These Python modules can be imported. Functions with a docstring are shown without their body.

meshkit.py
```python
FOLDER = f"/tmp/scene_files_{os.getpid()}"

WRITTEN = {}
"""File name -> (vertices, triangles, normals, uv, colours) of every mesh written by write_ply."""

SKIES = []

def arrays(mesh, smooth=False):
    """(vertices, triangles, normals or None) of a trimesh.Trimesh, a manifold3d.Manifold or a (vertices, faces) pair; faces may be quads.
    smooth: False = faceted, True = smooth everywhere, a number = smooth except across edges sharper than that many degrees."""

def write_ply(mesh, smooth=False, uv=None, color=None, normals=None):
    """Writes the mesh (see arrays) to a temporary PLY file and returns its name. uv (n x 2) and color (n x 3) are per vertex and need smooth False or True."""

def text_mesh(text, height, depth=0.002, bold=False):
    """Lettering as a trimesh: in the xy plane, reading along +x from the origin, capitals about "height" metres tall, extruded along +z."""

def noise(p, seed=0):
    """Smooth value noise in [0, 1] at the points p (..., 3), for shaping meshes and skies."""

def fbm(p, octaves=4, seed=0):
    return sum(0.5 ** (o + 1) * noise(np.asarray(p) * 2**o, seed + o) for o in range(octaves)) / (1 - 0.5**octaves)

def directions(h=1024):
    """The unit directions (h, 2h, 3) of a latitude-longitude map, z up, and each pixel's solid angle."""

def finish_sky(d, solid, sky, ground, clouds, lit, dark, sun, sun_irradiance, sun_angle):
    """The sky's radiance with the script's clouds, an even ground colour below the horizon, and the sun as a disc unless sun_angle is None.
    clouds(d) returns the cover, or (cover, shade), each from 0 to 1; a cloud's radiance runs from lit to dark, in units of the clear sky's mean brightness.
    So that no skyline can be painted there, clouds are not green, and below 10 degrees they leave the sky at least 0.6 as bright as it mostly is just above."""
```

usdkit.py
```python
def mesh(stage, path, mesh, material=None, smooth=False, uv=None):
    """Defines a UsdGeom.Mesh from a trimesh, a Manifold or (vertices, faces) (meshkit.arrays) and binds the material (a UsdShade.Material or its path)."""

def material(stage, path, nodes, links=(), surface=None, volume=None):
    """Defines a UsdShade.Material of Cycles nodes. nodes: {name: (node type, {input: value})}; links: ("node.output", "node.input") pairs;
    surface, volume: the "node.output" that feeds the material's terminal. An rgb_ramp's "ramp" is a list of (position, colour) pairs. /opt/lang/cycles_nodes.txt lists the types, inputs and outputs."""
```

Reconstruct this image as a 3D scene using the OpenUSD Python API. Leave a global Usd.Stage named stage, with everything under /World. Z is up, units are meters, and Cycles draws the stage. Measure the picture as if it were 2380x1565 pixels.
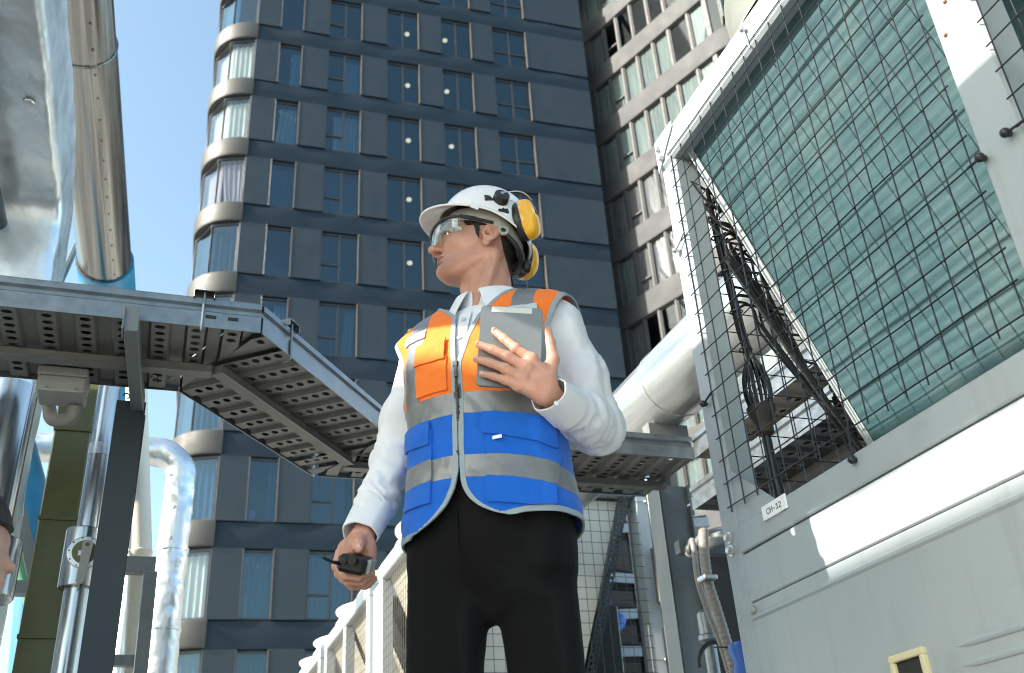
import math, random
import numpy as np, trimesh, usdkit, meshkit
import manifold3d as m3
from scipy.spatial import ConvexHull
from shapely.geometry import Polygon, box as sbox, Point
from shapely import affinity
from pxr import Usd, UsdGeom, UsdLux, UsdShade, Gf, Sdf, Vt

stage = Usd.Stage.CreateInMemory()
UsdGeom.SetStageUpAxis(stage, 'Z'); UsdGeom.SetStageMetersPerUnit(stage, 1.0)
world = UsdGeom.Xform.Define(stage, '/World'); stage.SetDefaultPrim(world.GetPrim())
UsdGeom.Scope.Define(stage, '/World/Looks')
M = {}
def mat(name, nodes, links=(), surface='p.BSDF', volume=None):
    M[name] = usdkit.material(stage, '/World/Looks/' + name, nodes, links, surface=surface, volume=volume); return M[name]

# ---------------------------------------------------------------- camera, sky, sun, exposure
EXPOSURE = 1.38
SUN_EL, SUN_STRENGTH, SKY_STRENGTH = math.radians(33.0), 1.25, 0.15
SUN = np.array([-math.cos(SUN_EL), -0.03, math.sin(SUN_EL)]); SUN /= np.linalg.norm(SUN)
EYE = np.array([0.0, 0.0, 0.37])
RIGHT = np.array([0.94578817, -0.31932898, -0.05927683]); UP = np.array([-0.1040042, -0.47067921, 0.87615308]); BACK = np.array([-0.30768144, -0.82249017, -0.47837438])
cam = UsdGeom.Camera.Define(stage, '/World/camera')
mtx = Gf.Matrix4d(*[float(x) for row in (list(RIGHT) + [0], list(UP) + [0], list(BACK) + [0], list(EYE) + [1]) for x in row])
cam.AddTransformOp().Set(mtx)
cam.CreateHorizontalApertureAttr(36.0); cam.CreateVerticalApertureAttr(36.0 * 673 / 1024)
cam.CreateFocalLengthAttr(36.0 * 2300 / 2380); cam.CreateFStopAttr(6.3); cam.CreateFocusDistanceAttr(2.35)
cam.CreateClippingRangeAttr(Gf.Vec2f(0.05, 5000)); cam.CreateExposureAttr(EXPOSURE)
mat('sky_look', {'s': ('sky_texture', {'sky_type': 'single_scattering', 'sun_disc': False, 'sun_elevation': SUN_EL, 'sun_rotation': math.atan2(SUN[0], SUN[1]), 'altitude': 50.0, 'air_density': 1.0, 'aerosol_density': 2.2, 'ozone_density': 0.7}),
                 't': ('mix', {'mix_type': 'multiply', 'fac': 1.0, 'color2': (.98, 1.05, .94)}), 'b': ('background_shader', {'strength': SKY_STRENGTH})}, [('s.color', 't.color1'), ('t.color', 'b.color')], surface='b.background')
dome = UsdLux.DomeLight.Define(stage, '/World/sky'); UsdShade.MaterialBindingAPI.Apply(dome.GetPrim()).Bind(M['sky_look'])
dome.GetPrim().SetCustomDataByKey('kind', 'structure'); dome.GetPrim().SetCustomDataByKey('label', 'clear pale blue daytime sky')
sun = UsdLux.DistantLight.Define(stage, '/World/sun'); sun.CreateIntensityAttr(SUN_STRENGTH); sun.CreateAngleAttr(0.5); sun.CreateNormalizeAttr(True)
sun.CreateColorAttr(Gf.Vec3f(1.0, 0.93, 0.82))
def frame_from_z(z):
    z = np.asarray(z, float) / np.linalg.norm(z); a = np.array([0, 0, 1.0]) if abs(z[2]) < .95 else np.array([1.0, 0, 0])
    x = np.cross(a, z); x /= np.linalg.norm(x); return x, np.cross(z, x), z
_x, _y, _z = frame_from_z(SUN)
sun.AddTransformOp().Set(Gf.Matrix4d(*[float(v) for row in (list(_x) + [0], list(_y) + [0], list(_z) + [0], [0, 0, 30, 1]) for v in row]))

# ---------------------------------------------------------------- helpers
def unit(v): v = np.asarray(v, float); return v / np.linalg.norm(v)
V = lambda *a: np.array(a, float)
def _cbox_topology():
    v = []
    for sx in (-1, 1):
        for sy in (-1, 1):
            for sz in (-1, 1):
                for k in range(3): v.append((sx, sy, sz, k))
    s = np.array([[x[0] * (1 if x[3] == 0 else .8), x[1] * (1 if x[3] == 1 else .8), x[2] * (1 if x[3] == 2 else .8)] for x in v], float)
    f = ConvexHull(s).simplices.copy()
    for i, t in enumerate(f):
        a, b, c = s[t]
        if np.cross(b - a, c - a) @ (a + b + c) < 0: f[i] = t[::-1]
    return v, f
CBV, CBF = _cbox_topology()
SGN = np.array([[x[0], x[1], x[2]] for x in CBV], float); CUT = np.array([[0 if x[3] == k else 1 for k in range(3)] for x in CBV], float)
class MB:
    def __init__(s): s.v = []; s.f = []; s.n = 0
    def add(s, v, f):
        v = np.asarray(v, float); s.v.append(v); s.f.append(np.asarray(f, int) + s.n); s.n += len(v); return s
    def tm(s, t): return s.add(t.vertices, t.faces)
    def box(s, c, size, ax=None, ay=None, az=None, bevel=None):
        h = np.asarray(size, float) / 2; b = min(.12 * h.min(), .004) if bevel is None else min(bevel, .45 * h.min())
        p = SGN * (h - CUT * b)
        A = np.eye(3) if ax is None else np.stack([unit(ax), unit(ay), unit(az) if az is not None else np.cross(unit(ax), unit(ay))])
        return s.add(p @ A + np.asarray(c, float), CBF)
    def span(s, lo, hi, bevel=None): lo, hi = np.asarray(lo, float), np.asarray(hi, float); return s.box((lo + hi) / 2, hi - lo, bevel=bevel)
    def bar(s, p, q, w, h, up=(0, 0, 1), bevel=None):
        p, q = np.asarray(p, float), np.asarray(q, float); x = unit(q - p); y = unit(np.cross(up, x)); z = np.cross(x, y)
        return s.box((p + q) / 2, (np.linalg.norm(q - p), w, h), x, y, z, bevel)
    def tube(s, path, r, n=12, caps=True, closed=False):
        P = np.asarray(path, float); m = len(P); r = np.broadcast_to(np.asarray(r, float), (m,))
        T = np.gradient(P, axis=0)
        if closed: T = np.roll(P, -1, 0) - np.roll(P, 1, 0)
        T /= np.maximum(np.linalg.norm(T, axis=1, keepdims=True), 1e-9)
        x, y, _ = frame_from_z(T[0]); rings = []; a = np.arange(n) * 2 * np.pi / n
        for i in range(m):
            x = x - T[i] * (x @ T[i]); x /= np.linalg.norm(x); y = np.cross(T[i], x)
            rings.append(P[i] + r[i] * (np.cos(a)[:, None] * x + np.sin(a)[:, None] * y))
        v = np.vstack(rings); f = []
        for i in range(m if closed else m - 1):
            j = (i + 1) % m
            for k in range(n):
                l = (k + 1) % n; f += [(i * n + k, i * n + l, j * n + l), (i * n + k, j * n + l, j * n + k)]
        if caps and not closed:
            v = np.vstack([v, P[:1], P[-1:]]); c0, c1 = m * n, m * n + 1
            for k in range(n):
                l = (k + 1) % n; f += [(c0, l, k), (c1, (m - 1) * n + k, (m - 1) * n + l)]
        return s.add(v, f)
    def cyl(s, p, q, r, n=20, r2=None):
        p, q = np.asarray(p, float), np.asarray(q, float); return s.tube([p, q], [r, r if r2 is None else r2], n)
    def lathe(s, prof, c, axis=(0, 0, 1), n=24):
        x, y, z = frame_from_z(axis); a = np.arange(n) * 2 * np.pi / n; v = []; f = []
        for (r, h) in prof: v.append(np.asarray(c, float) + z * h + r * (np.cos(a)[:, None] * x + np.sin(a)[:, None] * y))
        for i in range(len(prof) - 1):
            for k in range(n):
                l = (k + 1) % n; f += [(i * n + k, i * n + l, (i + 1) * n + l), (i * n + k, (i + 1) * n + l, (i + 1) * n + k)]
        return s.add(np.vstack(v), f)
    def grid(s, P, flip=False, wrap=False):
        P = np.asarray(P, float); a, b = P.shape[:2]; f = []
        for i in range(a - 1):
            for j in range(b if wrap else b - 1):
                k = (j + 1) % b; q = (i * b + j, i * b + k, (i + 1) * b + k, (i + 1) * b + j)
                f += [(q[0], q[1], q[2]), (q[0], q[2], q[3])] if not flip else [(q[0], q[2], q[1]), (q[0], q[3], q[2])]
        return s.add(P.reshape(-1, 3), f)
    def extr(s, poly, depth, o, ax, ay, az):
        for g in getattr(poly, 'geoms', [poly]):
            if g.is_empty: continue
            t = trimesh.creation.extrude_polygon(g, depth, engine='earcut')
            v = np.asarray(t.vertices); A = np.stack([np.asarray(ax, float), np.asarray(ay, float), np.asarray(az, float)])
            fl = np.linalg.det(A) < 0
            s.add(v @ A + np.asarray(o, float), t.faces[:, ::-1] if fl else t.faces)
        return s
    def sphere(s, c, r, n=2, scale=(1, 1, 1)):
        t = trimesh.creation.icosphere(n, 1.0); return s.add(t.vertices * np.asarray(scale, float) * r + np.asarray(c, float), t.faces)
    def mesh(s): return np.vstack(s.v), np.vstack(s.f)
USED = {}
def numbered(parent, name):
    k = USED.get((parent, name), 0); USED[(parent, name)] = k + 1
    return f'{parent}/{name}' if k == 0 else f'{parent}/{name}_{k:03d}'
def tag(p, label=None, cat=None, group=None, kind=None):
    p = p.GetPrim() if hasattr(p, 'GetPrim') else p
    for k, v in (('label', label), ('category', cat), ('group', group), ('kind', kind)):
        if v: p.SetCustomDataByKey(k, v)
    return p
def obj(name, mb, m, parent=None, label=None, cat=None, group=None, kind=None, smooth=35):
    pp = '/World' if parent is None else str(parent.GetPath()); path = numbered(pp, name)
    g = mb.mesh() if isinstance(mb, MB) else mb
    return tag(usdkit.mesh(stage, path, g, M[m], smooth=smooth), label, cat, group, kind)
def thing(name, label, cat, loc=(0, 0, 0), group=None, kind=None):
    x = UsdGeom.Xform.Define(stage, numbered('/World', name)); LOC[str(x.GetPath())] = np.asarray(loc, float)
    x.AddTranslateOp().Set(Gf.Vec3d(*[float(v) for v in loc])); return tag(x, label, cat, group, kind)
LOC = {}
def part(name, mb, m, parent, label=None, kind=None, smooth=35):
    """mesh given in world coordinates, stored relative to its thing"""
    g = mb.mesh() if isinstance(mb, MB) else mb
    top = '/World/' + str(parent.GetPath()).split('/')[2]; o = LOC.get(top, np.zeros(3))
    return obj(name, (np.asarray(g[0], float) - o, g[1]), m, parent, label=label, kind=kind, smooth=smooth)
def arc(c, r, a0, a1, ex, ey, n=10):
    a = np.linspace(a0, a1, n)[:, None]; return np.asarray(c, float) + r * (np.cos(a) * np.asarray(ex, float) + np.sin(a) * np.asarray(ey, float))
def chain(*pieces): return np.vstack(pieces)
def bend(pts, rad, n=7):
    """polyline with its inner corners rounded"""
    P = [np.asarray(p, float) for p in pts]; out = [P[0]]
    for i in range(1, len(P) - 1):
        a, b = unit(P[i - 1] - P[i]), unit(P[i + 1] - P[i]); ang = math.acos(np.clip(a @ b, -1, 1)); d = rad / math.tan(ang / 2)
        d = min(d, .48 * np.linalg.norm(P[i - 1] - P[i]), .48 * np.linalg.norm(P[i + 1] - P[i])); r = d * math.tan(ang / 2)
        s, e = P[i] + a * d, P[i] + b * d; c = P[i] + unit(a + b) * (r / math.sin(ang / 2)); u0, u1 = s - c, e - c
        for t in np.linspace(0, 1, n):
            w = math.acos(np.clip(unit(u0) @ unit(u1), -1, 1)); out.append(c + (math.sin((1 - t) * w) * u0 + math.sin(t * w) * u1) / max(math.sin(w), 1e-6))
    return np.array(out + [P[-1]])
def dense_line(p, q, sag=0.0, n=24):
    t = np.linspace(0, 1, n)[:, None]; return p + (q - p) * t + np.array([0, 0, -sag]) * np.sin(t * 9.4) ** 2
rnd = random.Random(7)
# ---------------------------------------------------------------- materials
def paint(name, col, rough=.45, var=.08, scale=6, metal=0.0, bump=0.0, bscale=60, spec=.5, coat=0.0, dirt=None, streak=None):
    lo = tuple(c * (1 - var) for c in col); hi = tuple(min(1, c * (1 + var)) for c in col)
    nodes = {'g': ('texture_coordinate', {}), 'n': ('noise_texture', {'scale': scale, 'detail': 6.0, 'roughness': .6}), 'r': ('rgb_ramp', {'ramp': [(.3, lo), (.7, hi)]}),
             'p': ('principled_bsdf', {'roughness': rough, 'metallic': metal, 'specular_ior_level': spec, 'coat_weight': coat}),
             'rr': ('map_range', {'from_min': .3, 'from_max': .7, 'to_min': max(.03, rough - .08), 'to_max': min(1, rough + .1)})}
    links = [('g.object', 'n.vector'), ('n.fac', 'r.fac'), ('n.fac', 'rr.value'), ('rr.result', 'p.roughness')]
    src = 'r.color'
    if dirt:
        nodes['n2'] = ('noise_texture', {'scale': dirt[1], 'detail': 8.0, 'roughness': .7}); nodes['r2'] = ('rgb_ramp', {'ramp': [(dirt[2], (0, 0, 0)), (dirt[3], (1, 1, 1))]})
        nodes['mx'] = ('mix', {'color2': dirt[0]}); links += [('g.object', 'n2.vector'), ('n2.fac', 'r2.fac'), ('r2.color', 'mx.fac'), (src, 'mx.color1')]; src = 'mx.color'
    if streak:
        nodes['ms'] = ('mapping', {'scale': (26, 26, 1.6)}); nodes['n3'] = ('noise_texture', {'scale': 1.0, 'detail': 5.0, 'roughness': .6}); nodes['r3'] = ('rgb_ramp', {'ramp': [(.52, (0, 0, 0)), (.8, (streak[1],) * 3)]}); nodes['mx3'] = ('mix', {'color2': streak[0]})
        links += [('g.object', 'ms.vector'), ('ms.vector', 'n3.vector'), ('n3.fac', 'r3.fac'), ('r3.color', 'mx3.fac'), (src, 'mx3.color1')]; src = 'mx3.color'
    links.append((src, 'p.base_color'))
    if bump:
        nodes['nb'] = ('noise_texture', {'scale': bscale, 'detail': 5.0}); nodes['b'] = ('bump', {'strength': bump, 'distance': .01})
        links += [('g.object', 'nb.vector'), ('nb.fac', 'b.height'), ('b.normal', 'p.normal')]
    return mat(name, nodes, links)
paint('roof_concrete', (.27, .265, .25), .9, .12, 2, bump=.3, bscale=40, dirt=((.18, .175, .165), .6, .45, .75))
paint('dark_cladding', (.0085, .018, .029), .5, .10, 1.3, bump=.12, bscale=3, spec=.5)
paint('dark_spandrel', (.0045, .014, .026), .55, .10, 1.1, bump=.2, bscale=1.2, spec=.3)
paint('pale_band', (.025, .026, .027), .55, .08, 1.5, bump=.1, bscale=2)
paint('reveal_strip', (.05, .047, .045), .6, .06)
paint('window_frame_dark', (.03, .034, .04), .4, .05)
paint('window_frame_pale', (.034, .036, .039), .5, .06)
paint('room_dark', (.03, .034, .04), .9, .2, 2)
paint('pale_concrete', (.054, .057, .062), .7, .08, 1.2, bump=.12, bscale=12, dirt=((.044, .046, .049), .9, .5, .75))
def cloth(name, col, var=.12, scale=(14, 14, .6), bump=.5):
    mat(name, {'g': ('texture_coordinate', {}), 'm': ('mapping', {'scale': scale}), 'n': ('noise_texture', {'scale': 1.0, 'detail': 3.0}), 'r': ('rgb_ramp', {'ramp': [(.3, tuple(c * (1 - var) for c in col)), (.7, tuple(min(1, c * (1 + var)) for c in col))]}),
               'b': ('bump', {'strength': bump, 'distance': .05}), 'p': ('principled_bsdf', {'roughness': .9}), 't': ('translucent_bsdf', {'color': col}), 'x': ('mix_closure', {'fac': .25})},
        [('g.object', 'm.vector'), ('m.vector', 'n.vector'), ('n.fac', 'r.fac'), ('r.color', 'p.base_color'), ('n.fac', 'b.height'), ('b.normal', 'p.normal'), ('p.BSDF', 'x.closure1'), ('t.BSDF', 'x.closure2')], surface='x.closure')
cloth('curtain_white', (.72, .73, .72)); cloth('curtain_pale', (.26, .285, .29), .2); cloth('curtain_rose', (.23, .20, .22), .3); cloth('curtain_blue', (.36, .47, .58)); cloth('curtain_mauve', (.45, .38, .46)); cloth('curtain_navy', (.12, .17, .24)); cloth('curtain_grey', (.30, .34, .38))
def glass(name, tint, rough=.03, base=.05, gl=(.9, .95, 1.0)):
    mat(name, {'w': ('layer_weight', {'blend': .5}), 'pw': ('math', {'math_type': 'power', 'value2': 4.5}), 'mr': ('map_range', {'from_min': 0.0, 'from_max': 1.0, 'to_min': base, 'to_max': 1.0}), 't': ('transparent_bsdf', {'color': tint}), 'g': ('glossy_bsdf', {'color': gl, 'roughness': rough}), 'x': ('mix_closure', {})},
        [('w.facing', 'pw.value1'), ('pw.value', 'mr.value'), ('mr.result', 'x.fac'), ('t.BSDF', 'x.closure1'), ('g.BSDF', 'x.closure2')], surface='x.closure')
glass('pane_dark', (.50, .62, .70), .04, .075, (.80, .96, 1.0)); glass('pane_pale', (.86, .90, .90), .04, .05)
mat('lamp_glow', {'e': ('emission', {'color': (1.0, .72, .42), 'strength': 1.1})}, surface='e.emission')
mat('pink_plastic', {'p': ('principled_bsdf', {'base_color': (.55, .22, .42), 'roughness': .4})})

# ---------------------------------------------------------------- ground: the roof deck and the street far below
o = obj('roof_deck', MB().box((0, 6, -.15), (40, 44, .3)), 'roof_concrete', kind='structure', label='pale grey concrete roof deck under the machines')
o = obj('ground', MB().box((0, 0, -25.5), (3000, 3000, .6)), 'roof_concrete', kind='structure', label='street level ground far below the roof')

# ---------------------------------------------------------------- dark apartment tower
def tower_dark():
    O = V(0, 31.66, 0); u = unit(V(1, -.043, 0)); n = V(u[1], -u[0], 0); z = V(0, 0, 1)   # n points to the camera
    P = lambda a, w, h: O + u * a + n * w + z * h
    t = thing('dark_apartment_tower', 'tall dark blue grey apartment tower with a rounded left corner', 'building', O)
    def bx(mb, a0, a1, w0, w1, h0, h1, bevel=.01): return mb.box(P((a0 + a1) / 2, (w0 + w1) / 2, (h0 + h1) / 2), (a1 - a0, abs(w1 - w0), h1 - h0), u, n, z, bevel)
    FH, Z0, RAD, A0, A1 = 3.11, 7.74, 1.6, 1.3, 16.2
    WIN = [(2.29, 3.27, 1), (4.32, 5.77, 2), (6.82, 8.28, 2), (9.26, 10.70, 2), (11.66, 13.33, 2)]
    cen = lambda h: P(A0, -RAD, h)
    def arcp(ph, r, h): return cen(h) - u * (r * math.sin(ph)) + n * (r * math.cos(ph))
    core = MB(); bx(core, A0, A1 - .1, -14, -2.2, -25, 46); bx(core, -.2, A0, -14, -3.4, -25, 46)
    body = part('core', core, 'room_dark', t)
    wal = MB()
    for k in range(-11, 13):
        zl = Z0 + FH * k
        if k < -2 or k > 9:                                   # storeys outside the picture: plain storey-high wall
            b = MB(); bx(b, A0, A1, -2.3, -.02, zl, zl + FH - .01); part('storey_wall', b, 'dark_cladding', t); continue
        slab = MB(); bx(slab, A0, A1 - .2, -2.3, -.25, zl - .3, zl - .06); part('floor_slab', slab, 'room_dark', t)
        # spandrel: a bowed sheet between this line and the windows of the storey below
        na = 60; prof = [(0.0, -.04), (-.06, -.02), (-.35, .015), (-.62, .0), (-.84, -.03), (-.86, -.16)]
        G = []
        for (dz, w) in prof:
            row = []
            for a in np.linspace(A0, A1, na):
                s = .03 * math.sin(a * 1.9 + .6 * k) * math.sin(a * .83 + k) * (1 if -.7 < dz < -.05 else 0); row.append(P(a, w + s, zl + dz - .03))
            G.append(row)
        part('spandrel', MB().grid(G, flip=True), 'dark_spandrel', t, smooth=60)
        G = []
        for (dz, w) in [(0.0, -.1), (0.0, .03), (-.05, .055), (-.4, .07), (-.76, .055), (-.84, .02), (-.86, -.25)]:
            G.append([arcp(ph, RAD + w, zl + dz) for ph in np.linspace(-.05, math.pi / 2, 16)] + [P(A0 - RAD - w, -RAD - q, zl + dz) for q in (2, 5, 12)])
        part('corner_band', MB().grid(G), 'pale_band', t, smooth=60)
        # piers between the windows; each overhangs the spandrel under it
        edges = [A0 + .02] + [e for w in WIN for e in w[:2]] + [A1]
        for i in range(0, len(edges), 2):
            b = MB(); bx(b, edges[i], edges[i + 1], -.30, .022 if i else .012, zl, zl + FH - .88, .008); part('wall_panel', b, 'dark_cladding', t)
            if i < len(edges) - 2:
                b = MB(); bx(b, edges[i + 1] - .0, edges[i + 1] + .035, -.24, .015, zl + .01, zl + FH - .9, .004); part('window_edge_strip', b, 'window_frame_dark', t)
            if i > 0:
                b = MB(); bx(b, edges[i] - .05, edges[i] - .003, -.22, .034, zl + .01, zl + FH - .9, .004); part('window_edge_strip', b, 'reveal_strip', t)
        for wi, (a0, a1, np_) in enumerate(WIN):
            z0, z1 = zl + .02, zl + FH - .9
            fr = MB(); fw = .05
            bx(fr, a0, a1, -.22, -.12, z0, z0 + .06); bx(fr, a0, a1, -.22, -.12, z1 - .07, z1); bx(fr, a0, a0 + fw, -.22, -.12, z0 + .06, z1 - .07); bx(fr, a1 - fw, a1, -.22, -.12, z0 + .06, z1 - .07)
            mid = (a0 + a1) / 2
            if np_ == 2: bx(fr, mid - .04, mid + .04, -.22, -.12, z0 + .06, z1 - .07)
            tr = z0 + .36 * (z1 - z0)
            if wi == 1: bx(fr, a0 + fw, mid - .04, -.215, -.115, tr - .035, tr + .035)
            if wi == 4: bx(fr, a0 + fw, mid - .04, -.215, -.115, tr - .03, tr + .03); bx(fr, mid + .04, a1 - fw, -.215, -.115, tr - .03, tr + .03)
            win = part('window', fr, 'window_frame_dark', t)
            for (p0, p1) in ([(a0 + fw, a1 - fw)] if np_ == 1 else [(a0 + fw, mid - .04), (mid + .04, a1 - fw)]):
                b = MB(); bx(b, p0, p1, -.18, -.165, z0 + .06, z1 - .07, .001); part('pane', b, 'pane_dark', win)
            cur = []
            if wi == 0: cur = {7: [(.55, 1, 'curtain_blue', .02)], 6: [(.22, 1, 'curtain_white', .1)], 5: [(0, 1, 'curtain_navy', 0)], 3: [(.5, 1, 'curtain_blue', 0)], 1: [(.7, 1, 'curtain_navy', .1)], 0: [(0, 1, 'curtain_grey', 0)], -1: [(0, 1, 'curtain_navy', 0)], 8: []}.get(k, [])
            if wi == 1: cur = {7: [(.55, 1, 'curtain_blue', 0)], 6: [(.25, .48, 'curtain_white', 0), (.55, 1, 'curtain_white', 0)], 5: [(0, 1, 'curtain_navy', 0)], 3: [(.7, .97, 'curtain_grey', .08)], 1: [(0, .5, 'curtain_navy', 0), (.55, .8, 'curtain_navy', 0)], 0: [(0, .5, 'curtain_grey', 0), (.5, 1, 'curtain_grey', 0)]}.get(k, [])
            if wi in (2, 3) and k in (0, 2): cur = [(0, 1, 'curtain_navy', 0)]
            for (c0, c1, cm, lean) in cur:
                ca, cb = a0 + (a1 - a0) * c0, a0 + (a1 - a0) * c1; m = max(6, int((cb - ca) / .03)); hi = z1 - .12; lo = z0 + .06
                G = [[P(ca + (cb - ca) * q / (m - 1) - lean * (1 - hh) * (a1 - a0), -.42 + .03 * math.sin(q * 1.3 + wi), lo + (hi - lo) * hh) for q in range(m)] for hh in (0, .33, .66, 1)]
                part('curtain', MB().grid(G, flip=True), cm, win, smooth=60)
            if wi in (2, 3) and k >= 3 and not (wi == 3 and k == 3):
                ls = P(mid + (.36 if wi == 2 else -.3) * (1 if k != 6 or wi == 2 else .6), -.9, z0 + 1.75); lb = MB().sphere(ls, .11, 2, (1, 1, .8))
                part('ceiling_lamp', lb, 'lamp_glow', win, smooth=60)
            if wi == 0 and k == 1: part('pink_cushion', MB().box(P(a0 + .2, -.33, z0 + .27), (.2, .1, .4), u, n, z, .08), 'pink_plastic', win)
        # corner glazing: two flat panes on the chord of the bend
        z0, z1 = zl + .02, zl + FH - .88; ph = [0, math.radians(39), math.radians(90)]
        for i in range(2):
            p, q = arcp(ph[i], RAD - .1, 0), arcp(ph[i + 1], RAD - .1, 0); fr = MB()
            for hh in (z0 + .03, z1 - .05): fr.bar(p + z * hh, q + z * hh, .09, .08)
            for e in (p, q): fr.bar(e + z * z0, e + z * z1, .07, .07, up=u)
            win = part('window', fr, 'window_frame_dark', t); d = unit(q - p)
            part('pane', MB().bar(p + d * .04 + z * ((z0 + z1) / 2), q - d * .04 + z * ((z0 + z1) / 2), .012, z1 - z0 - .12, bevel=.001), 'pane_pale' if k in (5, 6, 7, 0) else 'pane_dark', win)
            nn = np.cross(d, z); nn = nn if nn @ (cen(0) - p) > 0 else -nn
            cm = {7: 'curtain_white', 6: 'curtain_white', 5: 'curtain_mauve', 1: 'curtain_blue', 0: 'curtain_white', -1: 'curtain_mauve', 8: 'curtain_blue', 2: 'curtain_grey', 3: 'curtain_grey', 4: 'curtain_navy'}.get(k, 'curtain_grey')
            L = np.linalg.norm(q - p); m = int(L / .04)
            if k != 8 or i == 1:
                G = [[p + d * (.05 + (L - .1) * x / (m - 1) * (1 - .25 * (1 - hh) * (i == 0 and k == 5))) + nn * (.22 + .04 * math.sin(x * 1.15 + k)) + z * (z0 + .05 + (z1 - z0 - .2) * hh) for x in range(m)] for hh in (0, .5, 1)]
                part('curtain', MB().grid(G), cm, win, smooth=60)
    b = MB(); bx(b, -.3, -.05, -13.8, -3.6, -25, 46); part('side_wall', b, 'dark_cladding', t)
    b = MB(); bx(b, -.1, A1, -14, -.1, 46, 46.6); part('roof', b, 'dark_cladding', t)
tower_dark()

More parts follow.
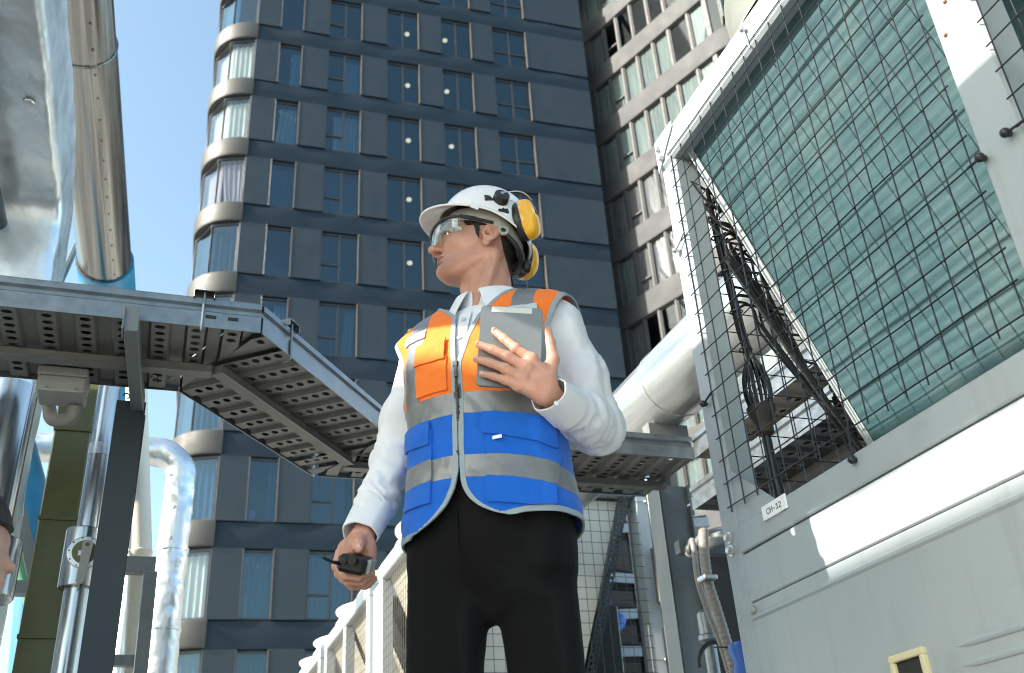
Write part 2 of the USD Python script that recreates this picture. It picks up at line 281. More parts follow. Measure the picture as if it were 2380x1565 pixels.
# ---------------------------------------------------------------- pale apartment tower behind it
def tower_pale():
    th = math.radians(19.5); O = V(17.1, 32.6, 0); u = V(math.sin(th), -math.cos(th), 0); n = V(-math.cos(th), -math.sin(th), 0); z = V(0, 0, 1)
    P = lambda a, w, h: O + u * a + n * w + z * h
    t = thing('pale_apartment_tower', 'pale grey apartment tower with long window bands, right of the dark tower', 'building', O)
    def bx(mb, a0, a1, w0, w1, h0, h1, bevel=.01): return mb.box(P((a0 + a1) / 2, (w0 + w1) / 2, (h0 + h1) / 2), (a1 - a0, abs(w1 - w0), h1 - h0), u, n, z, bevel)
    FH, RAD, A1 = 3.28, 2.0, 7.3
    part('core', bx(MB(), -4, A1, -9, -1.6, -25, 50), 'room_dark', t)
    WIN = [(.35, 1.22), (1.34, 2.10), (2.22, 3.06), (3.17, 4.06), (4.18, 5.02), (5.15, 6.18), (6.30, 7.12)]
    arcp = lambda ph, r, h: P(A1, -RAD, h) + u * (r * math.sin(ph)) + n * (r * math.cos(ph))
    for k in range(-14, 7):
        zl = 31.05 + FH * k
        if k < -6 or k > 3: part('storey_wall', bx(MB(), -4, A1 + 1, -2, -.05, zl, zl + FH - .01), 'pale_concrete', t); continue
        G = []
        for (dz, w) in [(0.0, -.3), (0.0, .06), (-.06, .09), (-1.0, .09), (-1.06, .05), (-1.06, -.3)]:
            G.append([P(a, w, zl + dz) for a in np.linspace(-4, A1, 12)] + [arcp(ph, RAD + w, zl + dz) for ph in np.linspace(.1, math.pi / 2, 14)] + [P(A1 + RAD + w, -RAD - 4, zl + dz)])
        part('floor_band', MB().grid(G, flip=True), 'pale_concrete', t, smooth=50)
        part('floor_slab', bx(MB(), -3.9, A1, -1.7, -.28, zl - .9, zl - .1), 'room_dark', t)
        z0, z1 = zl + .01, zl + FH - 1.07
        part('wall_panel', bx(MB(), -4, .3, -.25, .0, z0, z1), 'pale_concrete', t)
        for i, (a0, a1) in enumerate(WIN):
            fr = MB(); f = .055
            bx(fr, a0, a1, -.14, -.04, z0, z0 + f); bx(fr, a0, a1, -.14, -.04, z1 - f, z1); bx(fr, a0, a0 + f, -.14, -.04, z0 + f, z1 - f); bx(fr, a1 - f, a1, -.14, -.04, z0 + f, z1 - f)
            if i == 1: bx(fr, a0 + f, a1 - f, -.135, -.035, z0 + .62, z0 + .70)
            win = part('window', fr, 'window_frame_pale', t)
            part('pane', bx(MB(), a0 + f, a1 - f, -.10, -.085, z0 + f, z1 - f, .001), 'pane_pale', win)
            e1 = WIN[i + 1][0] if i < 6 else A1 + .05
            part('mullion', bx(MB(), a1 + .003, e1 - .003, -.2, .01, z0, z1, .005), 'window_frame_pale', t)
            r = rnd.random(); cm = 'curtain_pale'
            if k in (-1 - 1, -3): cm = 'curtain_rose' if i else 'curtain_rose'
            if k == -3 and i in (0,): cm = 'curtain_pale'
            if k == 1: cm = 'curtain_rose' if i == 0 else None
            if k == -4: cm = 'curtain_rose' if i == 0 else None
            if k == 0 and i == 5: cm = None
            if cm:
                m = int((a1 - a0) / .05); cut = (.8 if (i + k) % 4 == 0 else 1.0); cut = .55 if k == 0 and i == 6 else cut
                G = [[P(a0 + .05 + (a1 - a0 - .1) * x / (m - 1) * (cut if hh < .5 else 1), -.15 + .02 * math.sin(x * 1.4 + i), z0 + .06 + (z1 - z0 - .1) * hh) for x in range(m)] for hh in (0, .5, 1)]
                part('curtain', MB().grid(G, flip=True), cm, win, smooth=60)
        for i in range(3):
            p, q = arcp(i * .52 + .02, RAD - .08, 0), arcp((i + 1) * .52 - .02, RAD - .08, 0); fr = MB()
            for hh in (z0 + .03, z1 - .03): fr.bar(p + z * hh, q + z * hh, .08, .06)
            for e in (p, q): fr.bar(e + z * z0, e + z * z1, .06, .06, up=u)
            win = part('window', fr, 'window_frame_pale', t); d = unit(q - p)
            part('pane', MB().bar(p + d * .03 + z * (z0 + z1) / 2, q - d * .03 + z * (z0 + z1) / 2, .012, z1 - z0 - .1, bevel=.001), 'pane_pale', win)
        if k == 0:     # one sash stands open at the bend
            p = arcp(.3, RAD + .02, 0); d = unit(n * .75 + u * .65); fr = MB()
            for hh in (z0 + .05, z1 - .05): fr.bar(p + z * hh, p + d * .62 + z * hh, .06, .07)
            for e in (.03, .6): fr.bar(p + d * e + z * z0, p + d * e + z * z1, .06, .07, up=u)
            win = part('window', fr, 'window_frame_pale', t, label='open sash standing out from the bend of the facade'); part('pane', MB().bar(p + d * .06 + z * (z0 + z1) / 2, p + d * .57 + z * (z0 + z1) / 2, .012, z1 - z0 - .15, bevel=.001), 'pane_dark', win)
    part('roof', bx(MB(), -4, A1 + 1, -9, 0, 50.4, 51), 'pale_concrete', t)
tower_pale()
# ---------------------------------------------------------------- materials of the plant
paint('white_powder', (.33, .37, .395), .38, .03, 3, spec=.5, dirt=((.23, .25, .25), 5, .56, .85), streak=((.19, .19, .175), .30), bump=.03, bscale=5)
paint('cream_paint', (.72, .68, .58), .45, .04, 3)
paint('grey_panel', (.42, .44, .45), .5, .05, 3)
paint('black_rubber', (.012, .013, .015), .45, .1)
paint('black_steel', (.008, .009, .011), .35, .1, spec=.6)
paint('dark_interior', (.02, .021, .023), .8, .1)
paint('steel_dark', (.026, .036, .042), .5, .14, 5, bump=.05, bscale=80, dirt=((.06, .04, .03), 9, .70, .80))
paint('grey_paint', (.15, .17, .18), .5, .08, 4, dirt=((.11, .115, .115), 3, .5, .8))
paint('galvanised', (.225, .255, .28), .42, .18, 22, metal=.85, bump=.04, bscale=90, dirt=((.22, .23, .23), 7, .5, .8))
paint('galvanised_dull', (.20, .198, .185), .55, .2, 20, metal=.35, bump=.05, bscale=90, dirt=((.11, .105, .095), 5, .5, .8))
paint('blue_paint', (.008, .15, .30), .35, .12, 3, spec=.6, dirt=((.02, .22, .34), 4, .45, .8))
paint('green_paint', (.10, .28, .17), .45, .1)
paint('olive_paint', (.115, .110, .024), .33, .16, 4, spec=.6, bump=.06, bscale=9, dirt=((.16, .15, .07), 3, .55, .8))
paint('copper_brown', (.11, .05, .035), .45, .25, 8, metal=.4)
paint('pipe_lagging', (.035, .026, .022), .6, .2, 20)
paint('brass_pale', (.62, .50, .38), .4, .1, metal=.6)
paint('bolt_steel', (.6, .6, .6), .3, .05, metal=.9)
paint('rusty_screw', (.20, .10, .05), .8, .3, 60)
paint('yellowed_plastic', (.62, .56, .36), .5, .05)
paint('grey_plastic', (.33, .33, .31), .5, .05)
paint('conduit_grey', (.21, .20, .19), .45, .05)
paint('valve_blue', (.02, .11, .45), .4, .05)
paint('valve_red', (.35, .03, .02), .45, .05)
paint('label_white', (.80, .82, .85), .35, .02)
paint('ink_black', (.02, .02, .025), .5, .02)
def stainless(name, col, rough=.24, sc=(260, 260, 3), bump=.02, dark=.8):
    mat(name, {'g': ('texture_coordinate', {}), 'm': ('mapping', {'scale': sc}), 'n': ('noise_texture', {'scale': 1.0, 'detail': 4.0}), 'n2': ('noise_texture', {'scale': 6.0, 'detail': 4.0}), 'r': ('map_range', {'from_min': .3, 'from_max': .7, 'to_min': rough - .07, 'to_max': rough + .12}),
               'c': ('rgb_ramp', {'ramp': [(.3, tuple(x * dark for x in col)), (.72, col)]}), 'b': ('bump', {'strength': bump, 'distance': .004}), 'p': ('principled_bsdf', {'metallic': 1.0})},
        [('g.object', 'm.vector'), ('m.vector', 'n.vector'), ('g.object', 'n2.vector'), ('n.fac', 'r.value'), ('r.result', 'p.roughness'), ('n.fac', 'c.fac'), ('c.color', 'p.base_color'), ('n.fac', 'b.height'), ('b.normal', 'p.normal')])
stainless('stainless', (.36, .36, .355), .22, (34, .35, 34), .003, .42); stainless('stainless_upright', (.62, .63, .65), .2, (40, 40, .7), .003, .55); stainless('stainless_soft', (.74, .75, .76), .33, (14, 1.2, 14), .003, .72)
def foil(name, metal, lo, hi): mat(name, {'g': ('texture_coordinate', {}), 'v': ('voronoi_texture', {'scale': 9.0, 'feature': 'f1'}), 'n': ('noise_texture', {'scale': 4.0, 'detail': 3.5, 'roughness': .5, 'distortion': .8}), 'n2': ('noise_texture', {'scale': 7.0, 'detail': 4.0}), 'a': ('math', {'math_type': 'multiply_add', 'value2': .35}), 'b': ('bump', {'strength': .26, 'distance': .04}),
                      'r': ('rgb_ramp', {'ramp': [(.35, lo), (.65, hi)]}), 'rr': ('map_range', {'from_min': .3, 'from_max': .7, 'to_min': .22, 'to_max': .42}), 'p': ('principled_bsdf', {'metallic': metal})},
    [('g.object', 'v.vector'), ('g.object', 'n.vector'), ('g.object', 'n2.vector'), ('v.distance', 'a.value1'), ('n.fac', 'a.value3'), ('a.value', 'b.height'), ('b.normal', 'p.normal'), ('n.fac', 'r.fac'), ('r.color', 'p.base_color'), ('n2.fac', 'rr.value'), ('rr.result', 'p.roughness')])
foil('crinkled_foil', .70, (.60, .65, .69), (.80, .84, .87)); foil('pipe_foil', .93, (.62, .66, .69), (.80, .82, .84))
mat('coil_fins', {'g': ('texture_coordinate', {}), 'm': ('mapping', {'scale': (1, 420, 1)}), 'n': ('noise_texture', {'scale': 1.0, 'detail': 2.0}), 'n2': ('noise_texture', {'scale': 5.0, 'detail': 8.0, 'roughness': .7}), 'm3': ('mapping', {'scale': (130, 5, 130)}), 'n3': ('noise_texture', {'scale': 1.0, 'detail': 5.0, 'roughness': .7}),
                  'r': ('rgb_ramp', {'ramp': [(.25, (.023, .055, .066)), (.5, (.041, .090, .104)), (.75, (.074, .118, .124))]}), 'ad': ('math', {'math_type': 'multiply_add', 'value2': .45}), 'ad2': ('math', {'math_type': 'multiply_add', 'value2': .4}), 'b': ('bump', {'strength': .45, 'distance': .003}),
                  'p': ('principled_bsdf', {'roughness': .62, 'specular_ior_level': .3})},
    [('g.object', 'm.vector'), ('m.vector', 'n.vector'), ('g.object', 'n2.vector'), ('g.object', 'm3.vector'), ('m3.vector', 'n3.vector'), ('n.fac', 'ad.value1'), ('n2.fac', 'ad2.value1'), ('n3.fac', 'ad2.value3'), ('ad2.value', 'ad.value3'), ('ad.value', 'rmap.value'), ('rmap.result', 'r.fac'), ('r.color', 'p.base_color'), ('ad.value', 'b.height'), ('b.normal', 'p.normal')][:0] +
    [('g.object', 'm.vector'), ('m.vector', 'n.vector'), ('g.object', 'n2.vector'), ('g.object', 'm3.vector'), ('m3.vector', 'n3.vector'), ('n.fac', 'ad.value1'), ('n3.fac', 'ad.value3'), ('n2.fac', 'ad2.value1'), ('ad.value', 'ad2.value3'), ('ad2.value', 'b.height'), ('b.normal', 'p.normal'), ('n2.fac', 'r.fac'), ('r.color', 'p.base_color')])

# ---------------------------------------------------------------- the near chiller, CH-12
FX = 1.22                         # the plane of its open side
KC = .43                          # lean of the coil
def coil_slab(ya, yb, sgn, x0, ztop, zbot, ripple=True):
    """finned coil leaning inwards; sgn +1 leans towards +x going down"""
    n = unit(V(-sgn, 0, -KC)); d = unit(V(sgn * KC, 0, -1)); L = (ztop - zbot) / abs(d[2]); m = 300 if ripple else 2
    o = V(x0, 0, ztop); G = []
    for s in np.linspace(0, L, m):
        w = (.0005 + .0002 * math.sin(s * 9)) * math.sin(s * 2 * math.pi / .0265) if ripple else 0
        G.append([o + d * s + n * (.0 + w) + V(0, y, 0) for y in (ya, (ya + yb) / 2, yb)])
    mb = MB().grid(G, flip=sgn < 0)
    c = o + d * (L / 2) - n * .045; mb.box(c + V(0, (ya + yb) / 2, 0), (abs(yb - ya), L, .07), (0, 1, 0), d, None, .002)
    return mb
def near_chiller():
    t = thing('rooftop_chiller', 'large white chiller marked CH-12 with meshed teal coil, nearest on the right', 'chiller', (FX, 1.0, 0))
    YE, YN, ZT = 1.958, -2.2, 2.2
    posts = [(1.885, 1.958), (.878, .972), (-.13, -.035), (-1.14, -1.045), (-2.15, -2.055)]
    D = 1.30
    for (a, b) in posts:
        mb = MB().span((FX, a, 0.05), (FX + .075, b, 2.098), .006); p = part('post', mb, 'white_powder', t)
        part('post', MB().span((FX + D - .075, a, .05), (FX + D, b, 2.098), .006), 'white_powder', t)
    part('top_beam', MB().span((FX - .004, YN, 2.10), (FX + .07, YE + .002, 2.2), .008), 'white_powder', t)
    part('top_beam', MB().span((FX + D - .07, YN, 2.10), (FX + D, YE, 2.2), .008), 'white_powder', t)
    part('cross_beam', MB().span((FX + .073, YE - .07, 2.10), (FX + D - .073, YE, 2.2), .006), 'white_powder', t)
    part('fan_deck', MB().span((FX + .01, YN, 2.203), (FX + D - .01, YE - .004, 2.215), .002), 'white_powder', t)
    for yc in (1.42, .42, -.6):
        prof = [(.46, 0), (.455, .015), (.43, .05), (.415, .12), (.425, .20), (.44, .215), (.44, .225), (.40, .225), (.395, .0)]
        part('fan_cowl', MB().lathe(prof, (1.685, yc, 2.217), n=48), 'cream_paint', t, smooth=50)
    g = MB()
    g.extr(Polygon([(0, 0), (-.105, 0), (-.105, -.02), (-.06, -.055), (0, -.11)]), .004, (FX - .0085, 1.9605, 2.203), (0, 1, 0), (0, 0, 1), (1, 0, 0))
    part('corner_plate', g, 'white_powder', t)
    for q in [(1.940, 2.165), (1.932, 2.128)]: part('bolt', MB().lathe([(0, .009), (.007, .009), (.009, .006), (.009, 0)], (FX - .0085, q[0], q[1]), (-1, 0, 0), 6), 'bolt_steel', t)
    for q in [(1.926, 1.022), (1.927, .992)]:
        b = MB().lathe([(.0135, 0), (.0135, .003), (.001, .003)], (FX, q[0], q[1]), (-1, 0, 0), 16).lathe([(.0095, .003), (.0095, .012), (.007, .014), (0, .014)], (FX, q[0], q[1]), (-1, 0, 0), 6)
        part('bolt', b, 'bolt_steel', t)
    for q in [(1.876, .846), (1.872, .565)]: part('bolt', MB().lathe([(.009, 0), (.009, .003), (.0055, .006), (0, .006)], (FX - .004, q[0], q[1]), (-1, 0, 0), 14), 'grey_plastic', t)
    for q in [(.93, 1.70), (.952, 1.64)]: part('screw', MB().sphere((FX - .001, q[0], q[1]), .004, 1), 'rusty_screw', t)
    # sill, panels with pressed ribs
    part('sill', MB().span((FX - .006, YN, .972), (FX + .02, 1.884, 1.036), .003), 'white_powder', t)
    part('upper_panel', MB().span((FX - .003, YN, .862), (FX + .02, 1.884, .969), .003), 'white_powder', t)
    a, b = 1.884, YN
    P = [(0, .859), (0, .838), (-.004, .833), (-.004, .827), (0, .822), (0, .655), (0, .10)]
    G = [[V(FX + x - .003, y, z) for y in (a, b)] for x, z in P]; lp = MB().grid(G, flip=False)
    G2 = [[V(FX + .02, y, z) for y in (a, b)] for z in (.10, .859)]; lp.grid(G2)
    part('lower_panel', lp, 'white_powder', t)
    for zc in (.652, .621): part('pressed_rib', MB().tube([V(FX - .0025, 1.315, zc), V(FX - .0025, 1.28, zc), V(FX - .0025, -2, zc)], [.001, .006, .006], 8), 'white_powder', t)
    fr = MB()
    for lo, hi in [((1.385, .655), (1.475, .667)), ((1.385, .50), (1.397, .655)), ((1.463, .50), (1.475, .655)), ((1.385, .49), (1.475, .50))]: fr.span((FX - .012, lo[0], lo[1]), (FX + .0, hi[0], hi[1]), .002)
    part('handle_recess', fr, 'yellowed_plastic', t); part('recess_back', MB().span((FX - .0045, 1.397, .50), (FX - .0035, 1.463, .655), 0), 'dark_interior', t)
    part('base_rail', MB().span((FX + .01, YN, .0), (FX + .10, YE, .05), .004), 'grey_panel', t); part('base_rail', MB().span((FX + D - .1, YN, 0), (FX + D, YE, .05), .004), 'grey_panel', t)
    part('machinery_cover', MB().span((FX + .03, YN + .02, .12), (FX + D - .02, YE - .04, .86), .01), 'dark_interior', t)
    part('floor_pan', MB().span((FX + .03, YN, .88), (FX + D - .02, 1.2, .90), .002), 'grey_panel', t)
    g = MB().extr(Polygon([(0, 0), (.165, 0), (.0, .135)]), .003, (FX + .002, 1.884, 1.038), (0, -1, 0), (0, 0, 1), (1, 0, 0)); part('corner_plate', g, 'white_powder', t)
    # coils
    c0 = V(FX + .03, 0, 2.125)
    for (ya, yb) in [(1.855, .885), (.865, -.12), (-.14, -1.13)]:
        cs = coil_slab(ya, yb, 1, FX + .005, 2.185, 1.0); co = part('coil', cs, 'coil_fins', t, smooth=60)
        cs = coil_slab(ya, yb, -1, FX + D - .005, 2.185, 1.0, ripple=False); part('coil', cs, 'coil_fins', t, smooth=20)
    d = unit(V(KC, 0, -1)); nn = unit(V(-1, 0, -KC)); top = V(FX + .005, 0, 2.185); L = 1.29
    plate = MB().box(top + d * (L / 2) + nn * -.018 + V(0, 1.858, 0), (.005, L, .06), (0, 1, 0), d, None, .001).box(top + d * (L / 2) + nn * .003 + V(0, 1.852, 0), (.016, L, .003), (0, 1, 0), d, None, .001)
    pl = part('coil_end_plate', plate, 'white_powder', t)
    hd = [top + d * s + nn * -.035 + V(0, 1.888, 0) for s in np.linspace(.0, L - .02, 20)]
    part('header_pipe', MB().tube(hd, .0165, 14), 'copper_brown', t)
    for i in range(22):
        s = .08 + i * .054; c = top + d * s + nn * -.012 + V(0, 1.862, 0)
        part('return_bend', MB().tube(arc(c, .017, 0, math.pi, d, V(0, 1, 0), 8), .0042, 7), 'brass_pale' if i % 3 else 'copper_brown', t)
    for i in range(9):
        s = .12 + i * .12; c = top + d * s + nn * -.035 + V(0, 1.888, 0)
        part('pipe_stub', MB().tube(bend([c + nn * .012, c + nn * .03 + V(0, -.012, 0), top + d * (s + .02) + nn * -.01 + V(0, 1.86, 0)], .015), .004, 7), 'brass_pale', t)
    # capillary tubes and their distributor
    yb_ = 1.897; cx, cz = 1.352, 1.347
    dist = MB().lathe([(.012, -.075), (.021, -.068), (.021, -.045), (.024, -.040), (.034, -.012), (.036, -.004), (.036, .002), (.030, .004), (.0, .004)], (cx, yb_, cz), n=24)
    part('distributor', dist, 'pipe_lagging', t)
    part('distributor_pipe', MB().tube([V(cx, yb_, cz - .07), V(cx + .002, yb_, 1.19), V(cx + .004, yb_, 1.14), V(cx + .006, yb_, 1.02)], [.0105, .0105, .0135, .0115], 12), 'black_steel', t)
    r = random.Random(5)
    for i in range(16):
        ph = i * 2 * math.pi / 16; off = V(math.cos(ph), math.sin(ph), 0); o2 = V(r.uniform(-.009, .009), r.uniform(-.009, .009), 0)
        h = 1.57 + .40 * (i / 15) + r.uniform(-.01, .01); s_end = .30 + (15 - i) * .058 + r.uniform(-.02, .02)
        base = V(cx, yb_, cz); lean = lambda z: V(-.06 * max(0, z - 1.46), 0, 0)
        pts = [base + off * .024, base + off * .033 + V(0, 0, .05), base + off * .026 + V(0, 0, .10), base + o2 * .9 + V(-.006, 0, .16)]
        for z in np.arange(1.56, h, .06): pts.append(V(cx - .008, yb_, z) + lean(z) + o2)
        rad = r.uniform(.028, .055); e = V(cx - .008, yb_, h) + lean(h) + o2
        pts += list(arc(e + V(rad, 0, .03), rad, math.pi, .0, V(1, 0, 0), V(0, .12, 1), 8))
        last = pts[-1]
        tgt = top + d * s_end + nn * -.03 + V(0, 1.885, 0)
        run = tgt - d * .0 + nn * (.03 + r.uniform(0, .03))
        if tgt[2] > last[2] - .04:
            pts += [last + V(.004, .0, -.03), tgt + V(-.05, 0, -.05), tgt + V(-.02, 0, -.02), tgt]
        else:
            sa = s_end - .12; pts += [last + V(.01, .01, -.05), top + d * sa + nn * (.012 + r.uniform(0, .04)) + V(0, 1.885, 0), run + V(-.02, 0, .02), tgt]
        P = np.array(pts); u = np.linspace(0, 1, len(P)); from scipy.interpolate import PchipInterpolator as PI
        Q = PI(u, P, axis=0)(np.linspace(0, 1, 60)); part('capillary_tube', MB().tube(Q, .0036, 7), 'black_rubber', t)
    for i in range(7):
        a0 = top + d * (.35 + i * .012) + nn * (.01 + .012 * i) + V(0, 1.905 - .005 * i, 0); b0 = top + d * 1.24 + nn * (-.02 + .006 * (i % 4)) + V(0, 1.905 - .005 * i, 0)
        mid = (a0 + b0) / 2 + nn * (.012 + .007 * math.sin(i * 2.1)); part('capillary_tube', MB().tube(bend([a0, mid, b0], .6, 12), .004, 7), 'black_rubber', t)
    for z in (1.51, 1.62, 1.74, 1.85): part('cable_tie', MB().tube(arc(V(cx - .008, yb_, z) + V(-.06 * max(0, z - 1.46), 0, 0), .016, 0, 2 * math.pi, V(1, 0, 0), V(0, 1, .1), 16)[:-1], .002, 5, closed=True), 'black_rubber', t)
    # mesh guard: each wire its own piece
    def guard(ya, yb, z0, z1, stop=None):
        nz = round((z1 - z0) / .0578); ny = round((ya - yb) / .0553)
        for i in range(nz + 1):
            z = z0 + (z1 - z0) * i / nz; lo = yb - .012; hi = ya + .012
            wob = .0012 * math.sin(i * 2.3)
            part('guard_wire', MB().tube([V(FX - .006 + wob, y, z + .0013 * math.sin(y * 17 + i * 1.7)) for y in np.linspace(lo, hi, 8)], .0016, 6), 'black_steel', t)
        for j in range(ny + 1):
            y = ya - (ya - yb) * j / ny
            part('guard_wire', MB().tube([V(FX - .0028, y + .0013 * math.sin(z * 14 + j * 2.1), z) for z in np.linspace(z0 - .012, z1 + .012, 8)], .0016, 6), 'black_steel', t)
    guard(1.894, .99, 1.085, 2.118); guard(.872, -.03, 1.085, 2.118)
    for x in np.arange(FX + .03, FX + D - .05, .0553): part('guard_wire', MB().cyl((x, YE - .02, 1.02), (x, YE - .02, 2.12), .0015, 5), 'black_steel', t)
    for z in np.arange(1.06, 2.1, .0578): part('guard_wire', MB().cyl((FX + .06, YE - .024, z), (FX + D - .06, YE - .024, z), .0015, 5), 'black_steel', t)
    for (y, z, ey, ez) in [(1.466, 2.163, 1.463, 2.10), (1.932, 1.815, 1.885, 1.845), (1.923, 1.358, 1.885, 1.375), (1.441, 1.022, 1.441, 1.09), (.961, 1.368, .995, 1.373), (.902, 1.372, .87, 1.372)]:
        b = MB().sphere((FX - .014, y, z), .0085, 2).cyl((FX - .004, y, z), (FX - .014, y, z), .006, 10).cyl((FX - .012, y, z), (FX - .007, ey, ez), .0026, 7)
        part('guard_clip', b, 'black_steel' if z < 1.4 else 'bolt_steel', t)
    lab = MB().span((FX - .0105, 1.676, 1.008), (FX - .0062, 1.768, 1.040), .0012); lp = part('name_plate', lab, 'label_white', t)
    tx = meshkit.text_mesh('CH-12', .0125, .0006); w = tx.bounds[1][0]; v = np.asarray(tx.vertices) - [w / 2, .00625, 0]
    A = np.stack([V(0, -1, 0), V(0, 0, 1), V(-1, 0, 0)]); part('lettering', (v @ A + V(FX - .0105, 1.722, 1.0235), tx.faces), 'ink_black', lp)
near_chiller()

# ---------------------------------------------------------------- the row of chillers further back
def far_chiller(y0, label, front=False):
    t = thing('rooftop_chiller', label, 'chiller', (1.33, y0, 0)); X0, X1, y1 = 1.33, 2.39, y0 + 1.84
    for x in (X0, X1 - .075):
        for (a, b) in [(y0, y0 + .09), (y0 + .88, y0 + .97), (y1 - .1, y1)]: part('post', MB().span((x, a, .05), (x + .075, b, 2.098), .006), 'white_powder', t)
        part('top_beam', MB().span((x - .003, y0, 2.1), (x + .078, y1, 2.2), .008), 'white_powder', t)
    for y in (y0, y1 - .07): part('cross_beam', MB().span((X0 + .08, y, 2.1), (X1 - .08, y + .07, 2.2), .006), 'white_powder', t)
    part('fan_deck', MB().span((X0 + .01, y0 + .01, 2.203), (X1 - .01, y1 - .01, 2.215), .002), 'white_powder', t)
    for yc in (y0 + .47, y0 + 1.38):
        part('fan_cowl', MB().lathe([(.46, 0), (.455, .015), (.43, .05), (.42, .07), (.44, .10), (.455, .11), (.455, .12), (.40, .12), (.395, .0)], (X0 + .47, yc, 2.217), n=40), 'cream_paint', t, smooth=50)
    for (a, b) in [(y0 + .1, y0 + .87), (y0 + .98, y1 - .11)]:
        part('coil', coil_slab(a, b, 1, X0 + .02, 2.18, 1.0, False), 'coil_pale', t, smooth=20); part('coil', coil_slab(a, b, -1, X1 - .02, 2.18, 1.0, False), 'coil_pale', t, smooth=20)
    part('side_panel', MB().span((X0 + .005, y0 + .1, .1), (X0 + .03, y1 - .1, 1.04), .004), 'white_powder', t); part('side_panel', MB().span((X1 - .03, y0 + .1, .1), (X1 - .005, y1 - .1, 1.04), .004), 'white_powder', t)
    part('base_rail', MB().span((X0 + .01, y0, 0), (X1 - .01, y1, .05), .004), 'grey_panel', t)
    g = MB()
    for (a, b) in [(y0 + .09, y0 + .88), (y0 + .97, y1 - .1)]:
        for z in np.arange(1.06, 2.1, .0578): g.cyl((X0 - .005, a - .01, z), (X0 - .005, b + .01, z), .0016, 4)
        for y in np.arange(a, b, .0553): g.cyl((X0 - .003, y, 1.05), (X0 - .003, y, 2.11), .0016, 4)
    part('mesh_guard', g, 'black_steel', t, kind='stuff')
    if front:
        # its end face: pale end plate, slotted strut, mesh, open lower bay
        def fx(xa, za): return V(xa, y0 + .055, za)
        poly = [(X0 + .09, .98), (X0 + .09, 2.09), (2.245, 2.09), (1.90, 1.02), (1.72, .5), (1.40, .5)]
        part('end_plate', MB().extr(Polygon(poly), .004, (0, y0 + .08, 0), (1, 0, 0), (0, 0, 1), (0, 1, 0)), 'cream_paint', t)
        a, b = V(2.265, y0 + .03, 2.09), V(1.93, y0 + .03, 1.04); dd = unit(b - a); side = V(dd[2], 0, -dd[0]); L = np.linalg.norm(b - a) + .55
        hol = sbox(0, -.026, L, .026)
        for i in range(int(L / .03)):
            for j, o in ((-.011, .008), (.011, .02)): hol = hol.difference(affinity.rotate(affinity.scale(Point(i * .03 + o, j).buffer(.0075, 6), 1.25, .8), 30))
        part('slotted_strut', MB().extr(hol, .003, a, dd, side, V(0, -1, 0)), 'steel_dark', t)
        for x in np.arange(X0 + .1, X1 - .08, .0553): part('guard_wire', MB().cyl((x, y0 - .004, .6), (x, y0 - .004, 2.11), .0016, 5), 'black_steel', t)
        for i, z in enumerate(np.arange(.62, 2.1, .0578)):
            part('guard_wire', MB().cyl((X0 + .085, y0 - .007, z), (X1 - (.02 if i % 7 == 4 else .07), y0 - .007, z), .0016, 5), 'black_steel', t)
            if i % 7 == 4: part('guard_clip', MB().sphere((X1 - .022, y0 - .012, z), .011, 1), 'bolt_steel', t)
        part('lower_plate', MB().span((X0 + .09, y0 + .04, .1), (X1 - .08, y0 + .05, .58), .003), 'white_powder', t)
        # things inside the open triangle
        part('compressor', MB().lathe([(.0, -.20), (.10, -.19), (.13, -.15), (.135, 0), (.13, .15), (.10, .19), (0, .20)], (2.14, y0 + .42, .92), (.3, 1, .1), 24), 'dark_interior', t)
        part('control_box', MB().span((2.12, y0 + .3, 1.08), (2.29, y0 + .5, 1.60), .01), 'black_rubber', t)
        part('suction_pipe', MB().tube(bend([V(2.02, y0 + .3, .75), V(2.02, y0 + .3, 1.18), V(2.2, y0 + .32, 1.24), V(2.25, y0 + .32, .7)], .05), .03, 12), 'galvanised', t)
        part('motor', MB().lathe([(.0, -.1), (.05, -.1), (.055, -.06), (.055, .06), (.03, .09), (0, .09)], (2.13, y0 + .2, 1.08), (1, .2, .5), 18), 'valve_blue', t)
        part('pipe_jacket', MB().tube(bend([V(1.98, y0 + .2, .62), V(2.06, y0 + .18, .86), V(2.18, y0 + .2, .86), V(2.22, y0 + .2, .6)], .06), .035, 12), 'galvanised', t)
        for z in (1.28, 1.46): part('inner_tray', MB().span((1.98, y0 + .55, z), (2.34, y0 + .85, z + .06), .004), 'galvanised', t)
        for z in (.98, 1.2): part('inner_tray', MB().span((2.0, y0 + .28, z - .02), (2.3, y0 + .5, z + .01), .004), 'galvanised', t)
        part('inner_wall', MB().span((1.95, y0 + 1.0, .1), (2.3, y0 + 1.02, 2.0), .004), 'dark_interior', t); part('lower_hose', MB().tube(bend([V(2.2, y0 + .12, .6), V(2.16, y0 + .14, 1.02), V(2.06, y0 + .2, 1.1), V(2.0, y0 + .2, .7)], .05), .014, 10), 'black_rubber', t)
    return t
paint('coil_pale', (.30, .28, .24), .7, .15, 30)
far_chiller(4.5, 'white chiller behind the man with a meshed end face and slotted strut', True)
far_chiller(6.66, 'white meshed chiller, second of the receding row left of the legs')
far_chiller(8.75, 'white meshed chiller, farthest of the receding row at the bottom')
f = MB().span((1.36, 6.345, .05), (1.375, 6.655, 2.13), .003); o = obj('filler_panel', f, 'grey_panel', label='flat grey panel closing the gap between the first two far chillers', cat='panel')

